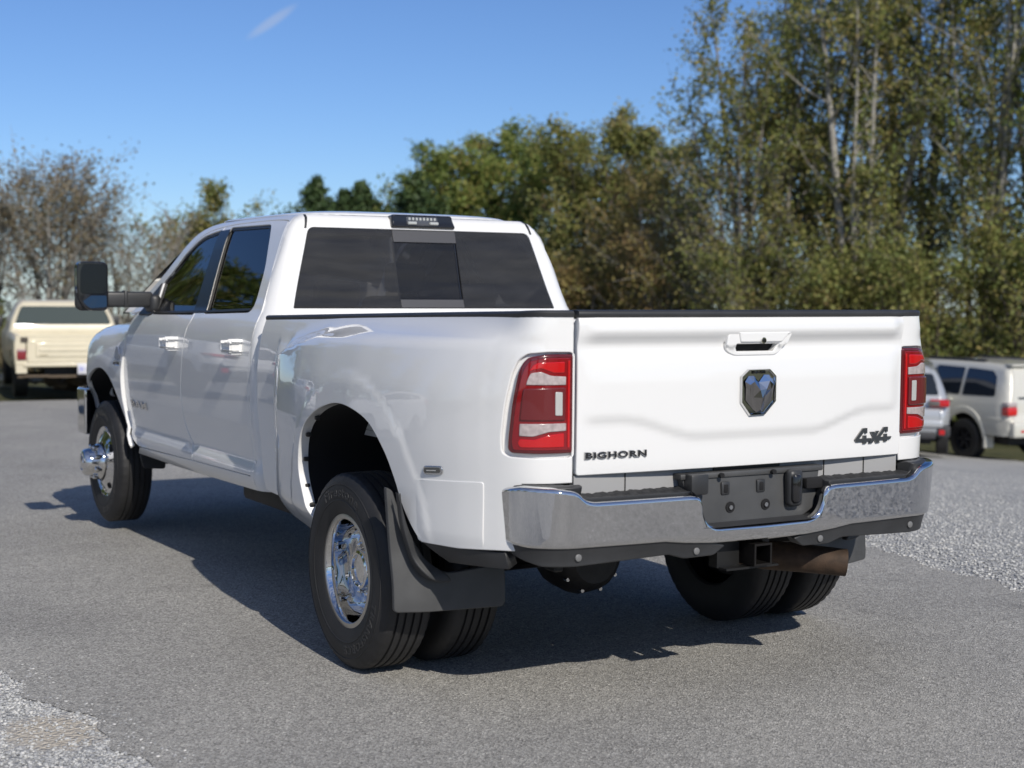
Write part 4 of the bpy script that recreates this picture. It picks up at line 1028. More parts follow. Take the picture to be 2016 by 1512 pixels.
        dd = mth('ADD', mth('MULTIPLY', dx, dx), mth('MULTIPLY', dy, dy)); dd = mth('ADD', dd, mth('MULTIPLY', mth('SUBTRACT', noise(14, 5).outputs[0], .5), 1.6))
        sr = ramp(nt, [(.35, (.85, .85, .85)), (1.0, (0, 0, 0))], dd)
        sand = ramp(nt, [(.3, (.44, .39, .31)), (.7, (.54, .49, .41))], noise(60, 5).outputs[0])
        c = mix(c, sand.outputs[0], sr.outputs[0])
        L(c, b.inputs['Base Color']); b.inputs['Roughness'].default_value = .85
        L(v.outputs['Distance'], bp.inputs['Height']); bp.invert = True; bp.inputs['Strength'].default_value = 1; bp.inputs['Distance'].default_value = .010
    else:
        c = ramp(nt, [(.25, (.055, .060, .025)), (.5, (.10, .105, .045)), (.75, (.19, .165, .085))], noise(1.2, 8, .7).outputs[0])
        f = ramp(nt, [(.3, (.7, .7, .7)), (.7, (1.25, 1.25, 1.2))], noise(35, 6, .8).outputs[0])
        L(mix(c.outputs[0], f.outputs[0], 1.0, 'MULTIPLY'), b.inputs['Base Color']); b.inputs['Roughness'].default_value = .95
        L(noise(30, 6).outputs[0], bp.inputs['Height']); bp.inputs['Strength'].default_value = 1; bp.inputs['Distance'].default_value = .08
    return m
SAND = (-2.42, .78, .19, .26)
def sheet(name, xs, ys, zf, m, kind='structure'):
    V = []; F = []
    for j, y in enumerate(ys):
        row = xs(y) if callable(xs) else xs
        for x in row: V.append((x, y, zf(x, y)))
    n = len(xs(ys[0]) if callable(xs) else xs)
    for j in range(len(ys) - 1):
        for i in range(n - 1): F.append((j * n + i, j * n + i + 1, (j + 1) * n + i + 1, (j + 1) * n + i))
    o = mesh_obj(name, V, F, m, None, True, 180); o['kind'] = kind; return o
wx = [100 * math.copysign(abs(t)**2.2, t) * 6 for t in np.linspace(-1, 1, 91)]; wx = [w * .6 + 8 for w in wx]
wy = [w + 10 for w in [360 * math.copysign(abs(t)**2.2, t) for t in np.linspace(-1, 1, 91)]]
sheet('ground', wx, wy, lambda x, y: hz(x, y) - .07 if max(abs(x), abs(y)) < 150 else hz(min(x, 150), min(y, 150)) - .07, ground_mat('dry_grass'))
GR = ground_mat('gravel')
gx = list(np.linspace(0, 1, 50))
def gedge(y): return ip([(-20, 16), (0, 17.5), (10, 18.2), (15, 18.9), (20, 19.5), (26, 21)], y) + .15 * math.sin(y * 2.1) + .08 * math.sin(y * 6.3)
sheet('gravel_yard', lambda y: [edge_x(y) - .25 + (gedge(y) - edge_x(y) + .25) * t**1.5 for t in gx], list(np.linspace(-14, 26, 150)), lambda x, y: hz(x, y) - .005, GR)
sheet('gravel_corner', lambda y: [-14 + (ledge_x(y) + .2 + 14) * (1 - (1 - t)**2) for t in np.linspace(0, 1, 30)], list(np.linspace(-12, 3.1, 90)), lambda x, y: -.004, GR)
ASP = ground_mat('asphalt_worn')
ys = list(np.concatenate([np.linspace(-30, -4, 14)[:-1], np.linspace(-4, 3.15, 220), np.linspace(3.2, 20.6, 120)]))
def ax_(y):
    l = ledge_x(y) if y < 3.18 else -24; r = edge_x(y)
    return list(l + (r - l) * np.linspace(0, 1, 60))
sheet('parking_lot', ax_, ys, lambda x, y: hz(x, y), ASP)
# ---- loose stones as real geometry
def icos():
    t = (1 + 5**.5) / 2; v = np.array([(-1, t, 0), (1, t, 0), (-1, -t, 0), (1, -t, 0), (0, -1, t), (0, 1, t), (0, -1, -t), (0, 1, -t), (t, 0, -1), (t, 0, 1), (-t, 0, -1), (-t, 0, 1)]) / 1.9
    f = [(0, 11, 5), (0, 5, 1), (0, 1, 7), (0, 7, 10), (0, 10, 11), (1, 5, 9), (5, 11, 4), (11, 10, 2), (10, 7, 6), (7, 1, 8), (3, 9, 4), (3, 4, 2), (3, 2, 6), (3, 6, 8), (3, 8, 9), (4, 9, 5), (2, 4, 11), (6, 2, 10), (8, 6, 7), (9, 8, 1)]
    return v, np.array(f)
def stone_mat():
    m = bpy.data.materials.new('loose_stone'); m.use_nodes = True; nt = m.node_tree; b = nt.nodes['Principled BSDF']
    g = nt.nodes.new('ShaderNodeNewGeometry')
    r = ramp(nt, [(0, (.25, .255, .262)), (.3, (.36, .366, .37)), (.6, (.44, .445, .44)), (.85, (.53, .53, .51)), (1, (.66, .65, .62))], g.outputs['Random Per Island'])
    nt.links.new(r.outputs[0], b.inputs['Base Color']); b.inputs['Roughness'].default_value = .8; return m
STONE = stone_mat()
def stones(name, P, size, label, rng):
    v, f = icos(); n = len(P); k = len(v)
    q = rng.normal(size=(n, 4)); q /= np.linalg.norm(q, axis=1, keepdims=True); w, x, y, z = q.T
    R = np.stack([1 - 2 * (y * y + z * z), 2 * (x * y - z * w), 2 * (x * z + y * w), 2 * (x * y + z * w), 1 - 2 * (x * x + z * z), 2 * (y * z - x * w), 2 * (x * z - y * w), 2 * (y * z + x * w), 1 - 2 * (x * x + y * y)], 1).reshape(n, 3, 3)
    sc = rng.uniform(.55, 1.0, (n, 1, 3)) * (rng.uniform(.55, 1.25, (n, 1, 1)) * size / 2)
    V = v[None] * (1 + rng.uniform(-.22, .22, (n, k, 1))) * sc
    V = np.einsum('nij,nkj->nki', R, V); V[:, :, 2] *= .55; V += P[:, None]
    F = (f[None] + (np.arange(n) * k)[:, None, None]).reshape(-1, 3)
    me = bpy.data.meshes.new(name); me.vertices.add(n * k); me.vertices.foreach_set('co', V.reshape(-1))
    me.loops.add(len(F) * 3); me.loops.foreach_set('vertex_index', F.reshape(-1)); me.polygons.add(len(F)); me.polygons.foreach_set('loop_start', np.arange(len(F)) * 3); me.polygons.foreach_set('loop_total', np.full(len(F), 3))
    me.materials.append(STONE); me.update(calc_edges=True); me.validate()
    o = link(bpy.data.objects.new(name, me)); o['kind'] = 'stuff'; o['label'] = label; return o
rng = np.random.default_rng(3)
P = []
while len(P) < 22000:
    y = rng.uniform(-1.4, 2.3); x = ledge_x(y) + .12 - abs(rng.normal(0, .62)) + .03
    if ((x - SAND[0]) / SAND[2])**2 + ((y - SAND[1]) / SAND[3])**2 < .75 + .5 * math.sin(x * 40) * math.sin(y * 33) and rng.random() < .72: continue
    if x > ledge_x(y) and rng.random() < .86: continue
    P.append((x, y, -.006 + .006 * rng.random()))
stones('gravel_stones', np.array(P), .0165, 'loose grey and white gravel at the near left corner', rng)
P = []
while len(P) < 52000:
    y = rng.uniform(-3, 11); x = edge_x(y) - .04 + rng.exponential(2.6)
    if x > 14: continue
    P.append((x, y, hz(x, y) - .004 + .008 * rng.random()))
stones('gravel_stones', np.array(P), .022, 'loose grey gravel bank right of the asphalt', rng)
P = []
for _ in range(900):
    y = rng.uniform(-2.5, 12); x = rng.uniform(max(-2.3, ledge_x(y) if y < 3 else -2.3), edge_x(y)); P.append((x, y, hz(x, y) + .001))
stones('loose_pebbles', np.array(P), .007, 'tiny pale pebbles scattered over the asphalt', rng)

# ================================================================ TREES
BARK_G = mat('bark_grey', (.22, .20, .175), .85, var=(9, .35)); BARK_P = mat('bark_pale', (.31, .295, .265), .8, var=(7, .3)); BARK_D = mat('bark_dark', (.09, .075, .06), .9, var=(9, .3))
leaf_mat('leaf_olive', [(0.088, 0.122, 0.038), (0.170, 0.210, 0.064), (0.262, 0.280, 0.086), (0.36, 0.325, 0.115), (0.285, 0.200, 0.095)])
leaf_mat('leaf_green', [(0.073, 0.116, 0.034), (0.146, 0.207, 0.055), (0.232, 0.299, 0.079), (0.354, 0.354, 0.104), (0.317, 0.195, 0.085)])
leaf_mat('leaf_brown', [(0.134, 0.146, 0.051), (0.244, 0.232, 0.079), (0.366, 0.305, 0.110), (0.366, 0.244, 0.110), (0.244, 0.159, 0.079)])
leaf_mat('leaf_dull', [(.13, .125, .07), (.22, .20, .12), (.30, .26, .16), (.25, .19, .12), (.18, .14, .10)])
leaf_mat('needle', [(.025, .05, .022), (.045, .08, .03), (.07, .11, .04), (.09, .125, .05)], .12)
class Tubes:
    def __init__(s): s.V = []; s.F = []; s.n = 0
    def add(s, P, r0, r1, k):
        P = np.asarray(P); m = len(P); t = np.gradient(P, axis=0); t /= np.linalg.norm(t, axis=1, keepdims=True) + 1e-9
        a = np.cross(t, [.31, .17, .93] if abs(t[0, 2]) < .9 else [1, .1, 0]); a /= np.linalg.norm(a, axis=1, keepdims=True) + 1e-9; b = np.cross(t, a)
        r = np.linspace(r0, r1, m)[:, None, None]; an = 2 * PI * np.arange(k) / k
        V = P[:, None] + r * (a[:, None] * np.cos(an)[None, :, None] + b[:, None] * np.sin(an)[None, :, None])
        s.V.append(V.reshape(-1, 3)); i = np.arange(m - 1)[:, None]; j = np.arange(k)[None]; j2 = (j + 1) % k
        F = np.stack([i * k + j, i * k + j2, (i + 1) * k + j2, (i + 1) * k + j], -1).reshape(-1, 4) + s.n
        s.F.append(F); s.n += m * k
    def obj(s, name, m, parent): return quads_obj(name, np.concatenate(s.V), np.concatenate(s.F), m, parent, True)
def quads_obj(name, V, F, m, parent, smooth=False):
    me = bpy.data.meshes.new(name); me.vertices.add(len(V)); me.vertices.foreach_set('co', np.asarray(V, float).reshape(-1))
    k = F.shape[1]
    me.loops.add(len(F) * k); me.loops.foreach_set('vertex_index', F.reshape(-1)); me.polygons.add(len(F)); me.polygons.foreach_set('loop_start', np.arange(len(F)) * k); me.polygons.foreach_set('loop_total', np.full(len(F), k))
    me.materials.append(m); me.update(calc_edges=True)
    if smooth: me.shade_smooth()
    return link(bpy.data.objects.new(name, me), parent)
def leaves(name, C, size, m, parent, rng, flat=.0):
    n = len(C); a = rng.normal(size=(n, 3)); a /= np.linalg.norm(a, axis=1, keepdims=True); b = rng.normal(size=(n, 3)); b[:, 2] *= 1 - flat
    b -= a * (a * b).sum(1, keepdims=True); b /= np.linalg.norm(b, axis=1, keepdims=True) + 1e-9
    s = size * rng.uniform(.5, 1.4, (n, 1)); w = rng.uniform(.45, .9, (n, 1))
    V = np.stack([C - a * s, C + b * s * w - a * s * .1, C + a * s, C - b * s * w * .8 + a * s * .15], 1).reshape(-1, 3)
    return quads_obj(name, V, np.arange(n * 4).reshape(-1, 4), m, parent)
def tree(name, label, px, py, H, spread, seed, stems=3, lean=.18, low=.2, nb=20, nt=5, nl=7000, ls=.09, leaf='leaf_olive', bark=None, up=.7, clump=.28, base_r=.13, group=None, top=1.0, thin=0.):
    rng = np.random.default_rng(seed); bark = bark or BARK_G
    root = thing(name, label, 'tree', (0, 0, 0), group, local=True)
    T_ = Tubes(); tips = []
    for s in range(stems):
        az = rng.uniform(0, 2 * PI); ln = lean * rng.uniform(.3, 1.2) * (stems > 1) + .03; h = H * rng.uniform(.78, 1.0) if s else H
        n = 9; t = np.linspace(0, 1, n)
        P = np.stack([np.cos(az) * (.15 + ln * h * t**1.15) + np.cumsum(rng.normal(0, .035 * h / 12, n)), np.sin(az) * (.15 + ln * h * t**1.15) + np.cumsum(rng.normal(0, .035 * h / 12, n)), h * t], 1)
        r0 = base_r * rng.uniform(.7, 1.1) * h / 12 + .02; T_.add(P, r0, .015, 6)
        for b in range(nb):
            u = low + (1 - low) * (b + rng.random()) / nb; u = min(u, .985); i = u * (n - 1); i0 = int(i); p = P[i0] + (P[min(i0 + 1, n - 1)] - P[i0]) * (i - i0)
            prof = math.sin(min(1, (u - low * .7) / (1 - low * .7)) ** .75 * PI) ** .65 * .85 + .15
            L = spread * prof * rng.uniform(.55, 1.15); a2 = rng.uniform(0, 2 * PI)
            e = up * rng.uniform(.7, 1.3); d = np.array([math.cos(a2) * math.cos(e), math.sin(a2) * math.cos(e), math.sin(e)])
            m = 5; tt = np.linspace(0, 1, m)[:, None]; B = p + d * L * tt + np.array([0, 0, 1]) * (tt**2) * L * .18 + np.cumsum(rng.normal(0, .03 * L, (m, 3)), 0) * (tt > 0)
            T_.add(B, max(.012, r0 * (1 - u) * .42 + .008), .006, 4)
            for w in range(nt):
                uu = rng.uniform(.25, 1); q = B[0] + (B[-1] - B[0]) * uu; ii = min(m - 2, int(uu * (m - 1))); q = B[ii] + (B[ii + 1] - B[ii]) * (uu * (m - 1) - ii)
                d2 = d + rng.normal(0, .65, 3); d2 /= np.linalg.norm(d2); l2 = L * rng.uniform(.18, .42)
                W = q + d2 * l2 * np.linspace(0, 1, 3)[:, None] + np.array([0, 0, .06 * l2]) * np.linspace(0, 1, 3)[:, None]**2
                T_.add(W, .009, .004, 3); tips.append(W[1]); tips.append(W[2]); tips.append(q)
    T_.obj('trunk', bark, root)
    tips = np.array(tips)
    # some clumps carry many leaves, others few
    wgt = rng.gamma(1.1, 1, len(tips)) + .15
    if thin: wgt *= np.clip((tips[:, 2] / H - thin) * 3 + .15, .05, 1)
    idx = rng.choice(len(tips), nl, p=wgt / wgt.sum())
    C = tips[idx] + np.clip(rng.normal(0, clump, (nl, 3)), -1.6 * clump, 1.6 * clump) * rng.uniform(.3, 1.1, (nl, 1))
    C = C[C[:, 2] > .15]
    leaves('crown', C, ls, MATS[leaf], root, rng)
    root.location = (px, py, hz(px, py) - .1)
    return root
def conifer(name, label, px, py, H, R, seed, group=None):
    rng = np.random.default_rng(seed); root = thing(name, label, 'conifer', (0, 0, 0), group, local=True); T_ = Tubes()
    T_.add([(0, 0, 0), (0, 0, H * .5), (0, 0, H)], .14, .01, 6); C = []
    for k in range(150):
        u = ((k + rng.random()) / 150)**.6; z = H * (.06 + .93 * u); L = (R * (1 - u)**1.1 + .03) * rng.uniform(.55, 1.15); a = rng.uniform(0, 2 * PI)
        d = np.array([math.cos(a), math.sin(a), rng.uniform(.35, .9)]); B = np.array([0, 0, z]) + d * L * np.linspace(0, 1, 4)[:, None] + np.array([0, 0, .12 * L]) * (np.linspace(0, 1, 4)[:, None]**2); T_.add(B, .02, .005, 3)
        n = int(60 + 70 * L); t = rng.uniform(.15, 1.05, (n, 1)); C.append(B[0] + (B[-1] - B[0]) * t + rng.normal(0, .09 + .03 * L, (n, 3)))
    T_.obj('trunk', BARK_D, root); leaves('crown', np.concatenate(C), .085, MATS['needle'], root, rng, .3)
    root.location = (px, py, hz(px, py) - .1); return root
G1 = None
# tall thin trees along the right
tree('tall_tree', 'tall leaning multi-stem tree with bare grey stems, leftmost of the tall trees behind the tailgate', 26.0, 31.0, 12.6, 2.3, 11, stems=6, lean=.13, low=.16, nb=20, nt=7, nl=16099, ls=.06, leaf='leaf_olive', bark=BARK_G, thin=.38)
tree('tall_tree', 'twiggy half-bare tree leaning left out of the tall trees, highest over the tailgate badge', 25.5, 31.5, 10.6, 2.5, 23, stems=7, lean=.20, low=.16, nb=20, nt=8, nl=11000, ls=.055, leaf='leaf_olive', bark=BARK_G, thin=.42)
tree('tall_tree', 'tall olive tree rising above the tailgate handle, its top out of the picture', 28.0, 30.4, 16.0, 2.6, 12, stems=4, lean=.10, low=.15, nb=26, nt=6, nl=27599, ls=.06, leaf='leaf_olive', bark=BARK_P)
tree('tall_tree', 'tall pale-stemmed birch-like tree in the middle of the right-hand tree wall', 27.3, 27.9, 16.5, 2.8, 13, stems=5, lean=.10, low=.2, nb=24, nt=6, nl=25299, ls=.06, leaf='leaf_olive', bark=BARK_P)
tree('tall_tree', 'tall tree with pale upright stems behind the right end of the tailgate', 29.6, 28.2, 16.5, 3.0, 14, stems=5, lean=.09, low=.2, nb=24, nt=6, nl=24149, ls=.06, leaf='leaf_olive', bark=BARK_P)
tree('tall_tree', 'tall thin-crowned tree with sky showing through, behind the silver crossover', 29.2, 25.2, 16.5, 2.9, 15, stems=5, lean=.09, low=.2, nb=22, nt=6, nl=19550, ls=.06, leaf='leaf_olive', bark=BARK_P, thin=.1)
tree('tall_tree', 'tall yellow-green tree rising behind the large beige SUV at the right edge', 30.8, 24.0, 16.5, 3.1, 16, stems=5, lean=.10, low=.12, nb=24, nt=6, nl=23000, ls=.06, leaf='leaf_green', bark=BARK_G)
tree('tall_tree', 'tall tree cut by the right edge of the picture', 30.3, 20.3, 16, 3.2, 17, stems=4, lean=.11, low=.12, nb=24, nt=6, nl=23000, ls=.06, leaf='leaf_green', bark=BARK_G)
tree('low_tree', 'low bushy green tree directly behind the roof of the beige SUV', 28.4, 22.4, 5.4, 2.6, 18, stems=5, lean=.22, low=.06, nb=18, nt=6, nl=12800, ls=0.061, leaf='leaf_olive', bark=BARK_D)
tree('low_tree', 'low yellow-green bushy tree just right of the truck tail lamp', 26.9, 24.7, 4.9, 2.4, 19, stems=5, lean=.22, low=.06, nb=18, nt=6, nl=12800, ls=0.058, leaf='leaf_olive', bark=BARK_D)
tree('low_tree', 'low dark green tree behind the right half of the tailgate', 25.6, 27.0, 4.6, 2.4, 20, stems=5, lean=.22, low=.06, nb=18, nt=6, nl=12800, ls=0.058, leaf='leaf_olive', bark=BARK_D)
tree('low_tree', 'low brown-green brushy tree behind the middle of the tailgate', 25.2, 29.4, 5.4, 2.6, 21, stems=6, lean=.26, low=.05, nb=16, nt=6, nl=14400, ls=0.054, leaf='leaf_olive', bark=BARK_G)
# middle group behind the cab
tree('broad_tree', 'broad green tree with reddish tips behind the cab roof, leftmost of the middle group', 25.0, 50.5, 9.3, 3.2, 31, stems=3, lean=.16, low=.12, nb=24, nt=7, nl=24000, ls=0.079, leaf='leaf_green', bark=BARK_D, up=.5)
tree('broad_tree', 'full green tree with the highest crown, above the right end of the rear window', 26.6, 47.9, 10.5, 3.5, 32, stems=3, lean=.14, low=.10, nb=26, nt=7, nl=30400, ls=0.079, leaf='leaf_green', bark=BARK_D, up=.5)
tree('broad_tree', 'green tree between the leftmost crown and the highest crown of the middle group', 25.7, 49.2, 10.0, 2.9, 39, stems=3, lean=.14, low=.10, nb=24, nt=7, nl=22000, ls=.079, leaf='leaf_green', bark=BARK_D, up=.5)
tree('broad_tree', 'dark green tree in the gap between the green and the brown crowns', 27.5, 45.4, 9.7, 2.8, 33, stems=2, lean=.1, low=.08, nb=24, nt=7, nl=19200, ls=0.079, leaf='leaf_green', bark=BARK_D, up=.6)
tree('broad_tree', 'olive brown rounded tree standing right of the cab', 27.4, 42.4, 10.1, 3.3, 34, stems=3, lean=.14, low=.06, nb=26, nt=7, nl=28800, ls=0.072, leaf='leaf_olive', bark=BARK_D, up=.5)
tree('broad_tree', 'tall rounded olive tree between the cab and the leaning bare tree', 27.6, 40.0, 10.4, 3.3, 35, stems=3, lean=.14, low=.06, nb=26, nt=7, nl=27200, ls=0.072, leaf='leaf_olive', bark=BARK_D, up=.5)
tree('broad_tree', 'brownish thin tree with pale twigs above the left end of the tailgate', 27.2, 37.4, 8.2, 2.9, 36, stems=4, lean=.20, low=.05, nb=22, nt=7, nl=17600, ls=0.061, leaf='leaf_brown', bark=BARK_P, up=.6)
tree('broad_tree', 'low russet tree at the foot of the olive crowns beside the cab corner', 24.6, 38.6, 5.4, 2.6, 37, stems=4, lean=.22, low=.05, nb=18, nt=6, nl=16000, ls=0.061, leaf='leaf_brown', bark=BARK_G, up=.5)
tree('broad_tree', 'low brown brush-like tree behind the left end of the tailgate', 25.3, 35.0, 5.6, 2.6, 38, stems=5, lean=.24, low=.05, nb=18, nt=6, nl=14400, ls=0.058, leaf='leaf_brown', bark=BARK_P, up=.6)
conifer('young_conifer', 'young dark conifer above the left end of the cab roof', 20.5, 52.6, 8.6, 5.0, 41)
conifer('young_conifer', 'young dark conifer second from the left above the cab roof', 21.9, 51.2, 8.5, 4.8, 42)
conifer('young_conifer', 'young dark conifer touching the green tree above the cab roof', 23.2, 48.7, 8.8, 5.2, 43)
conifer('young_conifer', 'short dark conifer between the two young conifers, peeping over the cab roof', 21.3, 51.6, 8.1, 4.6, 44)
# left group behind the cream pickup
tree('bare_tree', 'large half-bare multi-stem tree behind the cream pickup, tallest on the left', 7.0, 41.2, 6.0, 2.8, 51, stems=9, lean=.22, low=.22, nb=16, nt=7, nl=10080, ls=0.054, leaf='leaf_dull', bark=BARK_P, thin=.45, up=.85)
tree('bare_tree', 'half-bare tree cut by the left edge of the picture', 4.9, 43.6, 6.0, 2.3, 52, stems=7, lean=.20, low=.2, nb=15, nt=6, nl=9120, ls=0.054, leaf='leaf_dull', bark=BARK_P, thin=.35, up=.85)
tree('bare_tree', 'leaning twiggy tree beside the tow mirror, lowest of the half-bare trees', 9.6, 41.8, 5.1, 2.3, 53, stems=8, lean=.30, low=.15, nb=15, nt=8, nl=4032, ls=0.047, leaf='leaf_dull', bark=BARK_P, thin=.4, up=.8)
tree('bare_tree', 'half-bare tree between the left edge and the tallest half-bare tree', 6.0, 45.5, 5.7, 2.2, 55, stems=7, lean=.2, low=.2, nb=14, nt=6, nl=7680, ls=0.054, leaf='leaf_dull', bark=BARK_P, thin=.35, up=.85)
tree('shed_side_tree', 'small olive tree beside the grey shed roof, in front of the windscreen pillar', 12.2, 42.0, 4.1, 1.5, 54, stems=3, lean=.15, low=.1, nb=18, nt=6, nl=9600, ls=0.061, leaf='leaf_olive', bark=BARK_D)
tree('shed_rear_tree', 'olive tree whose top shows over the front of the cab roof', 15.4, 50.5, 7.0, 2.6, 56, stems=3, lean=.15, low=.1, nb=20, nt=6, nl=14400, ls=0.072, leaf='leaf_olive', bark=BARK_D)
# far wood and undergrowth: one mass each
def brush(name, label, line, n, hgt, dep, leaf, ls, seed):
    rng = np.random.default_rng(seed); C = []
    for _ in range(n):
        t = rng.random() * (len(line) - 1); i = int(t); f = t - i; a, b = np.array(line[i]), np.array(line[i + 1]); p = a + (b - a) * f; q = b - a; q = np.array([-q[1], q[0]]) / np.linalg.norm(q)
        o = rng.normal(0, dep); x, y = p + q * o
        hh = hgt * (.55 + .35 * math.sin(t * 5.1 + seed) + .25 * math.sin(t * 13.7)) * rng.uniform(0, 1)**.8
        C.append((x, y, hz(x, y) + hh))
    o = leaves(name, np.array(C), ls, MATS[leaf], None, rng); o['kind'] = 'stuff'; o['label'] = label; return o
brush('undergrowth', 'tangled brown and green undergrowth at the foot of the right-hand trees', [(31, 17), (29.6, 24), (27.6, 29), (27.5, 34), (27.5, 41), (27.5, 48)], 42000, 3.0, .9, 'leaf_brown', .085, 1)
brush('undergrowth', 'dark low undergrowth in front of the right-hand trees', [(27.5, 20), (26.6, 24), (25.4, 27.5), (25, 31), (24.6, 36)], 22000, 1.9, .6, 'leaf_olive', .075, 2)
brush('undergrowth', 'dry brown brush behind the cream pickup', [(0, 45), (5, 43), (9, 43), (13, 42), (16, 46)], 22000, 2.6, .7, 'leaf_dull', .08, 3)
brush('far_wood', 'far wood closing the view behind the nearer trees', [(-10, 70), (10, 72), (24, 66), (36, 56), (46, 44), (50, 30), (50, 12)], 30000, 4.2, 2.5, 'leaf_olive', .2, 4)
# trees round the lot outside the picture, mirrored in paint and glass
src = [o for o in COL.objects if o.name.startswith('broad_tree') and o.parent is None][:4]
spots = [(-11, 36), (-7, 42), (-16, 33), (-8.5, 29), (-12, 27), (-15.5, 24), (-19, 21), (-22, 34), (-20, 41), (-24, 48), (-17, 52), (-26, 27), (-30, 18), (-33, 8), (-34, -3), (-12, 58), (-30, -14), (-24, -24), (-14, -30), (-2, -33), (10, -32), (22, -28), (32, -20), (38, -8), (40, 4)]
for i, (x, y) in enumerate(spots):
    a = src[i % 4]; c = a.copy(); COL.objects.link(c); c.location = (x, y, hz(x, y) - .1 if x > 0 else -.1); c.rotation_euler = (0, 0, i * 1.3); k = .85 + .25 * ((i * 37) % 10) / 10 if i < 16 else .5; c.scale = (k * 1.25, k * 1.25, k * .95)
    c['label'] = 'tree in the ring round the lot, outside the picture'; c['group'] = 'trees round the lot outside the picture'
    for ch in a.children:
        d = ch.copy(); COL.objects.link(d); d.parent = c
# ================================================================ OTHER VEHICLES
def seg_dist(y, z, S):
    m = 9.
    for (a, b, c, d) in S:
        vx, vy = c - a, d - b; t = ((y - a) * vx + (z - b) * vy) / (vx * vx + vy * vy + 1e-12); t = 0 if t < 0 else 1 if t > 1 else t
        q = (y - a - t * vx)**2 + (z - b - t * vy)**2
        if q < m: m = q
    return math.sqrt(m)
def vehicle(root, top, zb, XT, arches, paint, name='body', r=.07, taper=(3.5, 5.0, .12), skip=None, cell=.09, tail=(.3, 0, .05)):
    """a closed shell: two rounded sides and the skin that joins them over the top. top runs from the rear bottom over the roof to the front bottom."""
    S = [(top[i][0], top[i][1], top[i + 1][0], top[i + 1][1]) for i in range(len(top) - 1)]
    def base(y, z): return ip(XT, z) - taper[2] * ss(taper[0], taper[1], y)**1.5 - tail[2] * ss(tail[0], tail[1], y)
    def X(y, z):
        d = seg_dist(y, z, S); d = min(d, r)
        return base(y, z) - (r - math.sqrt(max(0, r * r - (r - d)**2))) * .9
    bot = []
    for (yc, zc, ra) in sorted(arches, reverse=True):
        for k in range(15):
            a = PI * k / 14; y = yc + ra * math.cos(a); z = zc + ra * math.sin(a)
            if z >= zb: bot.append((y, z))
        a0 = math.asin(max(-1, min(1, (zb - zc) / ra)))
    out = list(top) + bot
    for s in (-1, 1):
        panel(name + '_side', out, lambda y, z: (s * X(y, z), y, z), paint, root, cell=cell, bev=.002, depth=.02, hint=(s, 0, 0), e=1e-3)
    V = []; F = []
    for (y, z) in top:
        x = X(y, z)
        for t in (-1, -.6, -.2, .2, .6, 1): V.append((x * t, y, z))
    for i in range(len(top) - 1):
        if skip and skip[0] <= (top[i][0] + top[i + 1][0]) / 2 <= skip[1] and top[i][1] > skip[2]: continue
        for k in range(5): F.append((i * 6 + k, i * 6 + k + 1, i * 6 + 7 + k, i * 6 + 6 + k))
    mesh_obj(name + '_shell', V, F, paint, root, True, 50)
    return X
def car_wheel(root, x, y, R, w, s, rim):
    g = empty_part('wheel', root)
    lathe('tyre', [(-w / 2, R * .58), (-w / 2, R * .9), (-w * .4, R), (w * .4, R), (w / 2, R * .9), (w / 2, R * .58)], RUBBER, g, x, y, R, s, 40)
    lathe('rim', [(w * .42, R * .60), (w * .40, R * .52), (w * .1, R * .50), (w * .12, R * .2), (w * .25, R * .15), (w * .25, 0)], rim, g, x, y, R, s, 30)
    for k in range(6):
        a = 2 * PI * k / 6; b = MB(); d = Vector((0, math.cos(a), math.sin(a))); c = Vector((x + s * w * .30, y, R))
        b.tube([c + d * R * .12, c + d * R * .52], R * .07, 4); b.obj('spoke', rim, g, False)
def glassq(root, X, P, s, name='side_window', o=.006):
    panel(name, rnd(P, .05), lambda y, z: (s * (X(y, z) + o), y, z), MATS['car_glass'], root, cell=.12, bev=.002, depth=.01, hint=(s, 0, 0), e=1e-3)
def place(root, u): root.location = (u[0], u[1], u[2]); root.rotation_euler = (0, 0, u[3])
mat('car_glass', (.012, .016, .022), .05, 0, 1)
BEIGE = mat('cream_paint', (.66, .60, .45), .4, 0, .5, var=(3, .05)); SILV = mat('silver_paint', (.48, .50, .52), .3, .3, 1); CHAMP = mat('champagne_paint', (.60, .59, .53), .35, .05, .8)
TRIM = mat('dark_cladding', (.035, .036, .04), .6)
RIMD = mat('dark_rim', (.05, .05, .055), .4, .6)
# ---- cream pickup
op = thing('old_pickup', 'old cream square-bodied pickup truck parked behind the tow mirror, tail to the camera', 'pickup truck', local=True)
top = smooth_open([(.30, 1.0), (1.0, 1.0), (2.30, 1.0)], 1)
XT = [(.40, .92), (.50, .97), (.62, 1.0), (.85, 1.015), (.98, 1.01), (1.10, .985), (1.2, .955), (1.3, .93), (1.5, .85), (1.62, .80), (1.70, .76)]
Xb = vehicle(op, [(.0, .46), (-.01, .8), (0, 1.115), (.6, 1.12), (2.36, 1.125), (2.37, .46)], .46, XT, [(1.02, .38, .47)], BEIGE, 'bed', r=.05, skip=(-.05, 2.34, .3), taper=(5, 6, 0), tail=(.3, 0, .0))
Xc = vehicle(op, [(2.42, .46), (2.42, 1.12), (2.45, 1.24), (2.60, 1.52), (2.68, 1.625), (2.80, 1.67), (3.2, 1.69), (3.7, 1.68), (3.86, 1.62), (4.30, 1.20), (4.9, 1.12), (5.55, 1.06), (5.62, .95), (5.62, .46)], .46, XT, [(4.65, .38, .47)], BEIGE, 'cab', r=.09, taper=(4.3, 5.7, .06), tail=(2.6, 2.4, .0))
g = [(-.86, 1.245), (.86, 1.245), (.74, 1.575), (-.74, 1.575)]
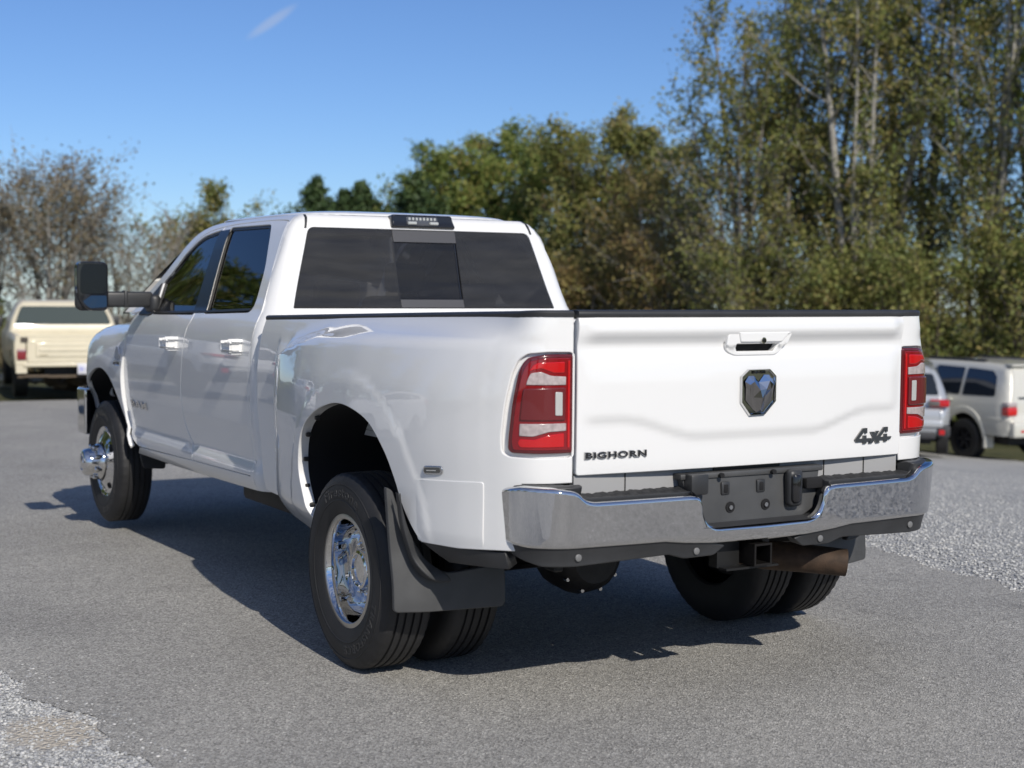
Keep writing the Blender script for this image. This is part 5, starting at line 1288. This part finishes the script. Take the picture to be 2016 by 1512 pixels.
panel('rear_window', rnd(g, .05), lambda x, z: (x, 2.445 + (z - 1.24) * .50 - .012, z), mat('old_glass', (.05, .065, .06), .08, 0, .8), op, cell=.2, bev=.003, depth=.02, hint=(0, -1, 0))
tgt = panel('tailgate', rnd([(-.79, .655), (.79, .655), (.79, 1.04), (-.79, 1.04)], .01), lambda x, z: (x, -.018, z), BEIGE, op, cell=.2, bev=.008, depth=.03, hint=(0, -1, 0))
panel('tailgate_panel', rnd([(-.66, .74), (.66, .74), (.66, .98), (-.66, .98)], .03), lambda x, z: (x, -.034, z), BEIGE, tgt, cell=.2, bev=.012, depth=.02, hint=(0, -1, 0))
panel('tailgate_rib', rnd([(-.60, .84), (.60, .84), (.60, .885), (-.60, .885)], .01), lambda x, z: (x, -.046, z), BEIGE, tgt, cell=.2, bev=.01, depth=.02, hint=(0, -1, 0))
MB().box(-.60, -.46, -.040, -.034, .765, .785).obj('tailgate_script', mat('faded_script', (.38, .33, .22), .6), tgt, False)
MB().box(-.98, .98, -.015, 2.40, .62, .64).box(-.9, -.86, 0, 2.4, .62, 1.1).box(.86, .9, 0, 2.4, .62, 1.1).box(-.98, -.80, -.005, .05, .47, 1.11).box(.80, .98, -.005, .05, .47, 1.11).box(-.82, .82, -.012, .05, 1.055, 1.115).obj('bed_box', BEIGE, op, False)
MB().rbox(-.86, .86, -.03, .02, .575, .645, .012, 2).obj('rear_sill', BEIGE, op)
for s in (-1, 1):
    a = MB().rbox(s * .885 - .075, s * .885 + .075, -.035, .02, .70, .88, .01, 2).obj('tail_lamp', mat('old_lamp_red', (.22, .02, .025), .3, 0, .5), op)
    MB().rbox(s * .885 - .07, s * .885 + .07, -.038, .0, .845, .875, .004, 1).obj('reverse_lens', WLENS, a)
    MB().rbox(min(s * 1.0, s * 1.20), max(s * 1.0, s * 1.20), 4.0, 4.06, 1.16, 1.36, .02, 2).obj('door_mirror', BLKP, op)
    car_wheel(op, s * .86, 1.02, .375, .24, s, RIMD); car_wheel(op, s * .86, 4.65, .375, .24, s, RIMD)
    MB().box(s * .78, s * .90, -.03, .01, 1.0, 1.08).box(s * .80, s * .815, -.045, -.03, .80, 1.06).obj('tailgate_chain', mat('chain_iron', (.06, .05, .04), .7), op, False)
pl = MB().rbox(.02, .36, -.07, -.055, .445, .63, .01, 2).obj('licence_plate', mat('plate_white', (.62, .62, .66), .5), op)
for k, (x, w_) in enumerate(((.075, .035), (.115, .02), (.185, .03), (.225, .032), (.265, .025), (.305, .03))):
    MB().box(x - w_ / 2, x + w_ / 2, -.0725, -.0702, .50 + .008 * (k % 2), .575 - .012 * (k % 3)).obj('plate_mark', mat('plate_blue', (.30, .32, .62), .5), pl, False)
MB().box(-.95, .95, .05, .12, .385, .43).box(-.85, -.45, -.02, .06, .40, .44).obj('frame_bar', mat('rusty_bar', (.10, .075, .05), .8), op, False)
MB().box(-.5, .5, .2, 5.2, .42, .58).obj('chassis_frame', UNDER, op, False)
MB().tube([(-.8, 1.02, .38), (.8, 1.02, .38)], .06, 10).obj('rear_axle', UNDER, op)
place(op, (2.835, 21.36, hz(2.8, 22.5) - .02, -R_(9)))
# ---- pale car whose tail just enters at the left edge
wc = thing('parked_car', 'pale cream car at the left edge, only its rear corner in view', 'car', local=True)
Xw = vehicle(wc, smooth_open([(0, .35), (-.03, .6), (.02, .95), (.25, 1.38), (.45, 1.48), (1.6, 1.52), (2.4, 1.45), (3.1, 1.02), (4.2, .85), (4.35, .6), (4.33, .32)], 3), .30, [(.3, .80), (.6, .88), (.9, .87), (1.2, .76), (1.5, .60)], [(.85, .32, .38), (3.45, .32, .38)], BEIGE, r=.09)
for s in (-1, 1):
    glassq(wc, Xw, [(.42, .98), (.62, 1.38), (1.5, 1.42), (1.5, .97)], s); glassq(wc, Xw, [(1.58, .97), (1.58, 1.42), (2.3, 1.37), (2.75, 1.02)], s)
    for y in (.85, 3.45): car_wheel(wc, s * .76, y, .32, .2, s, RIMD)
place(wc, (.30, 27.5, hz(0, 28), -R_(20)))
# ---- large beige SUV
sv = thing('large_suv', 'large champagne beige SUV with dark wheels at the right edge, parked below the trees', 'SUV', local=True)
XS = [(.35, .90), (.50, .955), (.70, .975), (.90, .975), (1.08, .965), (1.20, .935), (1.5, .85), (1.75, .77), (1.88, .70)]
top = smooth_open([(0, .52), (-.05, .60), (-.05, .84), (0, .88), (.02, 1.15), (.10, 1.50), (.20, 1.76), (.34, 1.83), (1.0, 1.865), (1.9, 1.87), (2.7, 1.84), (3.0, 1.76), (3.35, 1.45), (3.62, 1.24), (4.3, 1.14), (4.72, 1.02), (4.86, .80), (4.88, .45)], 3)
Xs = vehicle(sv, top, .45, XS, [(1.12, .40, .49), (3.92, .40, .49)], CHAMP, r=.10, taper=(4.0, 4.9, .14), tail=(.3, -.05, .05))
for s in (-1, 1):
    glassq(sv, Xs, [(.36, 1.24), (.42, 1.60), (.55, 1.71), (1.22, 1.74), (1.22, 1.22)], s)
    glassq(sv, Xs, [(1.30, 1.22), (1.30, 1.74), (2.08, 1.75), (2.12, 1.21)], s)
    glassq(sv, Xs, [(2.22, 1.21), (2.18, 1.745), (2.75, 1.70), (3.25, 1.32), (3.3, 1.21)], s)
    for y in (1.12, 3.92): car_wheel(sv, s * .84, y, .385, .27, s, RIMD)
    hx = (s, 0, 0)
    panel('body_moulding', [(1.70, .66), (1.70, .73), (3.35, .73), (3.35, .66)], lambda y, z: (s * (Xs(y, z) + .015), y, z), mat('champagne_dark', (.40, .40, .36), .4, .2, .6), sv, cell=.2, bev=.01, depth=.02, hint=hx, e=1e-3)
    panel('body_moulding', [(-.02, .80), (-.02, .86), (.58, .86), (.58, .80)], lambda y, z: (s * (Xs(y, z) + .012), y, z), CHAMP, sv, cell=.2, bev=.01, depth=.02, hint=hx, e=1e-3)
    # flared arch
    ar = [(1.12 + .56 * math.cos(PI * k / 16), .46 + .56 * math.sin(PI * k / 16)) for k in range(17)]; ai = [(1.12 + .49 * math.cos(PI * k / 16), .43 + .49 * math.sin(PI * k / 16)) for k in range(16, -1, -1)]
    panel('arch_flare', ar + ai, lambda y, z: (s * (Xs(y, z) + .02), y, z), CHAMP, sv, cell=.06, bev=.02, depth=.03, hint=hx, e=1e-3)
    for y in (1.45, 2.35): MB().rbox(min(s * .96, s * 1.01), max(s * .96, s * 1.01), y, y + .18, 1.10, 1.14, .012, 2).obj('door_handle', CHAMP, sv)
    lm = MB().rbox(min(s * .73, s * .962), max(s * .73, s * .962), -.035, .16, .90, 1.06, .03, 3).obj('tail_lamp', mat('suv_lamp_red', (.55, .02, .02), .2, 0, 1), sv)
    MB().rbox(min(s * .73, s * .958), max(s * .73, s * .958), -.030, .15, 1.055, 1.15, .03, 3).obj('lamp_top', WLENS, lm)
    MB().rbox(min(s * .6, s * .66), max(s * .6, s * .66), .9, 2.5, 1.865, 1.905, .015, 2).obj('roof_rail', TRIM, sv)
    MB().rbox(min(s * .76, s * .98), max(s * .76, s * .98), .52, .60, .26, .50, .015, 1).obj('mud_flap', CHAMP, sv)
panel('rear_window', rnd([(-.70, 1.20), (.70, 1.20), (.62, 1.66), (-.62, 1.66)], .08), lambda x, z: (x, -.005 + .30 * (z - 1.1), z), MATS['car_glass'], sv, cell=.2, bev=.004, depth=.02, hint=(0, -1, 0))
MB().rbox(-.90, .90, -.14, .05, .50, .80, .05, 3).obj('rear_bumper', CHAMP, sv)
MB().rbox(-.75, -.45, -.145, -.13, .60, .64, .005, 1).rbox(.45, .75, -.145, -.13, .60, .64, .005, 1).obj('bumper_reflector', REDB, sv)
MB().box(-.7, .7, .2, 4.6, .34, .50).obj('underbody', UNDER, sv, False)
MB().rbox(-.26, .26, -.03, .0, .92, 1.06, .01, 1).obj('plate_recess', TRIM, sv)
MB().rbox(-.72, .72, .14, .34, 1.80, 1.84, .015, 2).obj('rear_spoiler', CHAMP, sv)
SUVP = (18.94, 14.35, hz(18.6, 15.8), -R_(5))
place(sv, SUVP)
# ---- silver crossover
def crossover(paint, label):
    cv = thing('crossover_car', label, 'car', local=True)
    top = smooth_open([(.02, .42), (-.03, .55), (-.02, .86), (.05, .92), (.10, 1.14), (.42, 1.50), (.52, 1.60), (.8, 1.64), (1.8, 1.67), (2.4, 1.62), (3.3, 1.10), (4.1, .98), (4.42, .82), (4.5, .55), (4.48, .36)], 3)
    Xv = vehicle(cv, top, .36, [(.3, .84), (.5, .90), (.8, .92), (.98, .91), (1.1, .86), (1.4, .74), (1.66, .60)], [(.90, .34, .42), (3.55, .34, .42)], paint, r=.11, taper=(3.7, 4.5, .16), tail=(.35, -.03, .08))
    for s in (-1, 1):
        glassq(cv, Xv, [(.62, 1.12), (.80, 1.40), (1.25, 1.50), (1.25, 1.08)], s); glassq(cv, Xv, [(1.33, 1.07), (1.33, 1.51), (2.3, 1.50), (3.05, 1.10), (3.0, 1.05)], s)
        for y in (.90, 3.55): car_wheel(cv, s * .80, y, .34, .22, s, RIMD)
        a = MB().rbox(min(s * .56, s * .90), max(s * .56, s * .90), -.03, .30, .93, 1.06, .03, 3).obj('tail_lamp', REDB, cv)
        MB().rbox(min(s * .54, s * .74), max(s * .54, s * .74), -.045, .1, .945, 1.04, .02, 2).obj('reverse_lens', mat('smoke_lamp', (.12, .11, .10), .2, 0, 1), a)
        MB().rbox(min(s * .70, s * .925), max(s * .70, s * .925), -.055, .30, .40, .60, .03, 2).obj('corner_cladding', TRIM, cv)
        MB().rbox(min(s * .73, s * .83), max(s * .73, s * .83), -.07, -.04, .44, .53, .01, 1).obj('reflector', REDB, cv)
    panel('rear_window', rnd([(-.72, 1.14), (.72, 1.14), (.60, 1.50), (-.60, 1.50)], .06), lambda x, z: (x, .085 + .90 * (z - 1.14), z), MATS['car_glass'], cv, cell=.2, bev=.004, depth=.02, hint=(0, -1, .8))
    MB().rbox(-.68, .68, -.06, .04, .36, .48, .02, 2).obj('bumper_cladding', TRIM, cv)
    MB().rbox(-.80, .80, -.075, .06, .56, .70, .04, 3).obj('rear_bumper', paint, cv)
    MB().rbox(-.28, .28, -.03, .05, .76, .88, .01, 1).obj('licence_plate', mat('plate_white', (.7, .7, .7), .5), cv)
    MB().box(-.6, .6, .2, 4.2, .25, .40).obj('underbody', UNDER, cv, False)
    return cv
cv = crossover(SILV, 'silver grey compact crossover half hidden behind the right tail lamp of the white pickup')
place(cv, (15.62, 14.85, hz(16, 15.4), -R_(46)))
w2 = crossover(mat('white_paint_old', (.7, .7, .7), .35, 0, .6), 'white crossover parked left of the picture, mirrored in the white pickup doors')
place(w2, (-5.2, 13.0, 0, -R_(8)))
w3 = crossover(mat('white_paint_old', (.7, .7, .7), .35, 0, .6), 'second white crossover, farther left of the picture, mirrored in the bed side')
place(w3, (-9.5, 7.0, 0, -R_(60)))
# ---- shed with a grey roof
sh = thing('grey_roof_shed', 'low shed with a sloping grey metal roof, seen past the windscreen pillar', 'shed', local=True)
roofm = mat('metal_roof', (.17, .18, .19), .45, .3)
for s in (-1, 1):
    m = MB(); m.add([(s * 4.6, -.5, 2.35), (s * 4.6, 6.5, 2.35), (0, 6.5, 5.2), (0, -.5, 5.2), (s * 4.6, -.5, 2.47), (s * 4.6, 6.5, 2.47), (0, 6.5, 5.32), (0, -.5, 5.32)], [(0, 1, 2, 3), (4, 5, 6, 7), (0, 4, 7, 3), (0, 1, 5, 4), (1, 2, 6, 5)]); ro_ = m.obj('roof', roofm, sh, False)
    for k in range(12):
        y = -.4 + k * .6; q = MB(); q.add([(s * 4.6, y, 2.47), (s * 4.6, y + .05, 2.47), (0, y + .05, 5.32), (0, y, 5.32), (s * 4.6, y + .025, 2.52), (0, y + .025, 5.37)], [(0, 3, 5, 4), (1, 4, 5, 2), (0, 4, 1), (3, 2, 5)]); q.obj('roof_seam', roofm, ro_, False)
MB().box(-4.1, 4.1, 0, 6, 0, 2.5).add([(-4.1, 0, 2.5), (4.1, 0, 2.5), (0, 0, 5.1)], [(0, 1, 2)]).obj('wall', mat('shed_wall', (.16, .145, .12), .8, var=(4, .25)), sh, False)
place(sh, (15.2, 36.6, hz(14, 37) - .3, -R_(14)))
# ---- rubble and split wood behind the cream pickup
rg = np.random.default_rng(9)
def heap(name, label, cat, x0, y0, n, sz, m, pl):
    h = MB(); t, f = icos()
    for k in range(n):
        c = (x0 + rg.normal(0, pl), y0 + rg.normal(0, .25), hz(x0, y0) + .03 + abs(rg.normal(0, .09))); q = t * (1 + rg.uniform(-.25, .25, (12, 1))) * sz * rg.uniform(.5, 1.1) * np.array([1.3, 1, .8]); h.add([tuple(a + np.array(c)) for a in q], [tuple(i) for i in f])
    o = h.obj(name, m, None, False); o['kind'] = 'stuff'; o['label'] = label; return o
heap('pale_rubble', 'pale broken stones lying beyond the cream pickup, seen under it', 'stones', 2.6, 27.2, 60, .13, mat('rubble', (.50, .45, .34), .9), 1.1)
heap('wood_pile', 'brown split wood heap seen under the cream pickup', 'wood', 4.3, 26.6, 22, .20, mat('split_wood', (.26, .17, .09), .85), .35)
